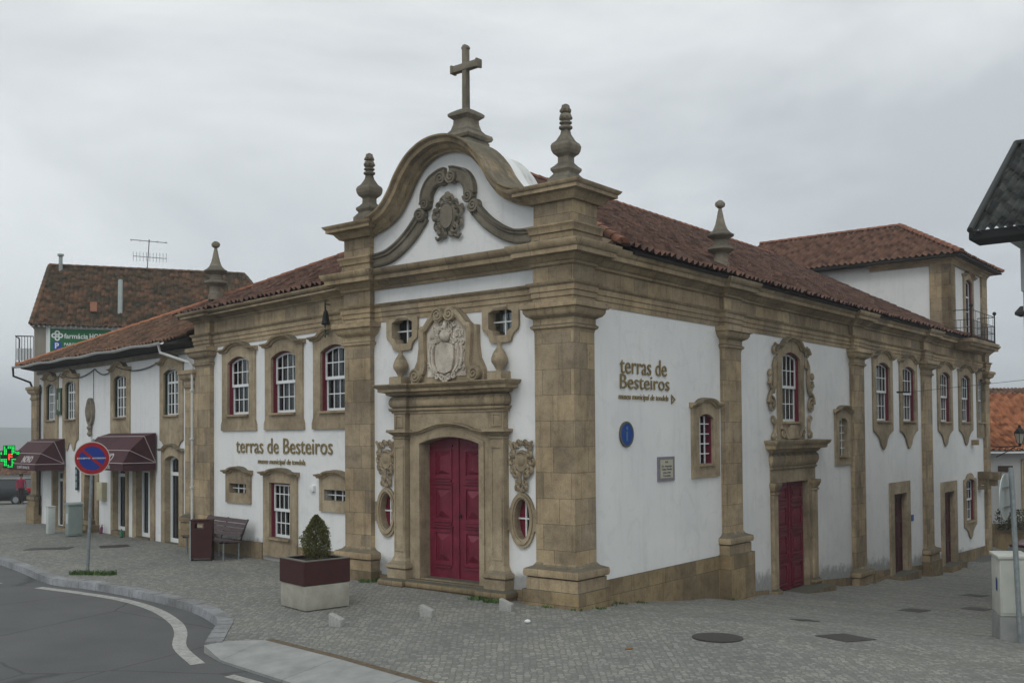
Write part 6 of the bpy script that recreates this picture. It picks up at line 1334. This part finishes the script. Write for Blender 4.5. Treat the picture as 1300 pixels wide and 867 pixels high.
for i in range(7): rl.tube([G.p(-.72+.12*i, .28, 6.42), G.p(-.72+.12*i, .28, 7.6)], .015, 4)
rl.tube([G.p(-.74, -1.3, 7.6), G.p(-.74, .28, 7.6), G.p(0, .28, 7.6)], .025, 5).tube([G.p(-.74, -1.3, 6.4), G.p(-.74, -1.3, 7.6)], .02, 4); obj('balcony_railing', rl, M_IRON, PH)
obj('balcony_panel', MB().box(G, -.70, -.05, .2, .24, 6.5, 7.05), M_WPAINT, PH)
t = thing('pharmacy_signboard', tuple(G.p(2, .05, 6.5)), 'green pharmacy signboard with white lettering under the mossy roof', 'sign')
obj('board', MB().box(G, .68, 3.30, .03, .10, 5.9, 8.0), mat('board_green', (.005, .13, .04), .5), t); obj('board_edge', MB().box(G, .60, .675, .02, .11, 5.9, 8.04).box(G, .60, 3.4, .02, .09, 8.005, 8.05), M_WPAINT, t)
em = MB()
for a, b_ in ((0, .13), (0, -.13), (.14, 0), (-.14, 0)): em.prism(G, oval(.98+a, 7.68+b_, .115, .115, 16), .10, .11, [oval(.98+a, 7.68+b_, .05, .05, 12)])
obj('clover_emblem', em, M_WPAINT, t); obj('sign_word', textmb('farmácia', G, 1.27, 7.56, .33, .10, .01, width=1.02, align='LEFT', bold=.015), M_WPAINT, t); obj('sign_word', textmb('HORTA', G, 2.36, 7.56, .34, .10, .01, width=.9, align='LEFT', bold=.02), M_WPAINT, t)
obj('parking_square', MB().box(G, .80, 1.14, .10, .11, 7.05, 7.38), mat('parking_blue', (.01, .06, .35), .5), t); obj('parking_letter', textmb('P', G, .97, 7.09, .36, .11, .008, width=.17, bold=.03), M_WPAINT, t)
obj('sign_subtext', textmb('PARQUE PRIVATIVO', G, 1.27, 7.22, .19, .10, .01, width=1.65, align='LEFT', bold=.01), M_WPAINT, t); obj('sign_subtext', textmb('DE CLIENTES', G, 1.62, 7.02, .17, .10, .01, width=1.0, align='LEFT', bold=.01), M_WPAINT, t)
t = thing('tv_antenna', tuple(G.p(4.9, -3.9, 11.5)), 'thin television antenna standing on the mossy roof ridge', 'antenna'); al = mat('antenna_metal', (.10, .11, .12), .5, .5)
obj('mast', MB().tube([G.p(4.85, -3.9, 11.3), G.p(4.97, -3.9, 13.1)], .025, 5), al, t); an = MB().tube([G.p(4.05, -3.9, 13.05), G.p(5.85, -3.9, 12.98)], .018, 4).tube([G.p(4.2, -3.9, 12.22), G.p(5.8, -3.9, 12.16)], .015, 4)
for i in range(11): x = 4.2+i*.16; an.tube([G.p(x, -4.1, 12.0-.0), G.p(x, -3.7, 12.4)], .009, 4)
for i in range(5): x = 4.1+i*.42; an.tube([G.p(x, -4.2, 13.0), G.p(x, -3.6, 13.02)], .009, 4)
obj('elements', an, al, t)
# ------------------------------------------------------------------ houses at the end of the lane
def simple_house(o, d, n, L_, D_, z0, z1, rise, m_roof, la, wall=M_WF, ov=.3):
    t = thing('village_house', tuple(V(o.x, o.y, z0)), la, 'house', 'village houses behind'); G = Fr(V(o.x, o.y, 0), d, n)
    obj('wall', MB().box(G, 0, L_, -D_, 0, z0-2, z1), wall, t)
    a = roofplane([G.p(-.2, ov, z1), G.p(L_+.2, ov, z1), G.p(L_+.2, -D_/2, z1+rise), G.p(-.2, -D_/2, z1+rise)], None, p=.26, L=.4, amp=.05, ru=6); b = roofplane([G.p(-.2, -D_-ov, z1), G.p(L_+.2, -D_-ov, z1), G.p(L_+.2, -D_/2, z1+rise), G.p(-.2, -D_/2, z1+rise)], None, ru=4)
    roofobj('roof', [a, b], m_roof, t); obj('gable', MB().prism(Fr(V(o.x, o.y, 0), -n, d), [(0, z1-.1), (D_, z1-.1), (D_/2, z1+rise-.15)], .0, L_), wall, t); return t, G
nE = V(.06, -1, 0).normalized(); dE = V(1, .06, 0).normalized()
t, G = simple_house(V(20.6, 44.5, 0), dE, nE, 14, 5, -2.5, 2.10, 1.25, M_T5, 'low white house with bright orange roof at the end of the lane', plaster('lane_plaster', col=(.5, .5, .5), dirt=1.0))
obj('stone_door', MB().prism(G, [(2.0, -3), (2.35, -3), (2.35, 1.3), (4.0, 1.3), (4.0, -3), (4.35, -3), (4.35, 1.7), (2.0, 1.7)], -.1, .06), M_SP, t); obj('door_leaf', MB().box(G, 2.35, 4.0, -.02, .02, -3, 1.3), M_INT, t)  # near-black box in the opening paints the unlit inside of the doorway
obj('eave_gutter', MB().box(G, -.1, 14, .2, .42, 1.96, 2.04), M_WPAINT, t)
obj('name_board', MB().box(G, .95, 1.6, .0, .06, 1.15, 1.4), mat('brown_board', (.05, .03, .02)), t)
simple_house(V(22.0, 51.0, 0), V(.97, -.24, 0), V(-.24, -.97, 0), 13, 6, -2, 3.3, 1.6, M_T5, 'orange roofed house second behind the lane end', M_GW)
simple_house(V(20, 60, 0), dE, nE, 20, 7, -2, 3.9, 1.75, M_T4, 'brown roofed house farthest behind the lane end', M_GW)
t = thing('garden_wall', (21.2, 43.5, -2.2), 'low rough stone wall with plants at the foot of the lane', 'wall'); obj('wall', MB().box(Fr(V(20.4, 42.6, 0), dE, nE), 0, 10, -.4, 0, -4, -1.0), M_SX, t)
lf = MB(); rr = random.Random(8)
for i in range(1100):
    c0 = V(20.4+rr.uniform(.1, 1.8), 42.5+rr.uniform(-.3, .3), -1.2+rr.random()**1.3*.8); d = V(rr.uniform(-1, 1), rr.uniform(-1, 1), rr.uniform(-.3, 1)).normalized(); w_ = d.cross(V(rr.uniform(-1, 1), 1, rr.uniform(-1, 1))).normalized(); L_ = rr.uniform(.06, .13)
    lf.add([c0, c0+d*L_*.5+w_*L_*.3, c0+d*L_, c0+d*L_*.5-w_*L_*.3], [(0, 1, 2, 3)])
t2 = thing('wall_plant', (21.2, 42.6, -1.2), 'bushy dark plant growing over the rough stone wall', 'plant'); obj('foliage', lf, leafmat('bush_leaves', (.02, .03, .012), (.07, .07, .03)), t2, recalc=False, smooth=False)
# lantern at the museum corner
c = S.p(29.35, .2, 0); e1 = c+V(.92, -.10, 0); t = thing('street_lantern', tuple(c+Z*2.2), 'black wrought iron street lantern on a bracket at the far museum corner', 'street lamp')
br = MB().tube([c+Z*2.30, e1+Z*2.34], .025, 5).tube([c+Z*1.9, c+V(.4, 0, 2.1), c+V(.8, 0, 2.32)], .02, 5)
for k in range(4):
    q_ = c+V(.18+.25*k, 0, 2.2); br.tube([q_+V(.09*math.cos(a_)*(1-a_/9), 0, .09*math.sin(a_)*(1-a_/9)) for a_ in [i*.6 for i in range(13)]], .014, 4)
obj('bracket', br, M_IRON, t); e1.z = 0
obj('lamp_frame', MB().lathe(e1, [(.03, 2.32), (.06, 2.40), (.09, 2.44), (.02, 2.45)], 6).lathe(e1, [(.24, 2.84), (.22, 2.90), (.12, 3.04), (.07, 3.07), (.06, 3.14), (.03, 3.2)], 6), M_IRON, t); obj('lamp_glass', MB().lathe(e1, [(.10, 2.45), (.21, 2.84)], 6), mat('lantern_glass', (.42, .40, .33), .3), t)
fr2 = MB()
for i in range(6): a_ = i*math.pi/3; fr2.tube([e1+V(.105*math.cos(a_), .105*math.sin(a_), 2.45), e1+V(.215*math.cos(a_), .215*math.sin(a_), 2.84)], .012, 4)
obj('glazing_frame', fr2, M_IRON, t)
cb = MB().tube([S.p(17.6, .02, 4.2), S.p(17.9, .3, 4.2)], .03, 5); cb.tube([S.p(17.9, .3, 4.2), V(15.0, 28.0, 4.45), V(18.5, 34.0, 4.9)], .006, 4)
single('overhead_cable', cb, M_IRON, 'thin overhead cable running from the museum wall across the lane', 'cable', S.p(17.6, 0, 4.2))
# ------------------------------------------------------------------ far left background
simple_house(V(-40, 66, 0), V(.995, .1, 0), V(.1, -.995, 0), 13.5, 7, -2, .55, 1.5, M_T4, 'low white house with brown roof in the far left distance', plaster('far_white', (.62, .62, .60), .4))
hl = MB(); n_ = 60
for i in range(n_+1):
    x = -1400+2200*i/n_; h = 3+3.5*math.sin(i*.35+1)+2*math.sin(i*.9); 
    for (y, z) in ((850, -12), (1000, h+4), (1150, h+8), (1500, -12)): hl.v.append(V(x, y, z))
hl.f = [(i*4+j, (i+1)*4+j, (i+1)*4+j+1, i*4+j+1) for i in range(n_) for j in range(3)]
obj('hills', hl, noisy('wooded_hills', (.035, .05, .025), (.08, .09, .045), .02, .9), kind='structure')
# ------------------------------------------------------------------ air
hz = MB(); bx = (-1900, -30, -60, 900, 1700, 60)
vs = [V(x, y, z) for z in (bx[2], bx[5]) for y in (bx[1], bx[4]) for x in (bx[0], bx[3])]
hz.add(vs, [(0, 1, 3, 2), (4, 6, 7, 5), (0, 4, 5, 1), (2, 3, 7, 6), (0, 2, 6, 4), (1, 5, 7, 3)])
hm = bpy.data.materials.new('haze_air'); hm.use_nodes = True; nt = hm.node_tree; nt.nodes.clear(); o = N(nt, 'ShaderNodeOutputMaterial'); pv = N(nt, 'ShaderNodeVolumePrincipled')
pv.inputs['Density'].default_value = 0.0011; pv.inputs['Color'].default_value = (.85, .9, .95, 1); nt.links.new(pv.outputs[0], o.inputs['Volume'])
obj('haze', hz, hm, kind='stuff')
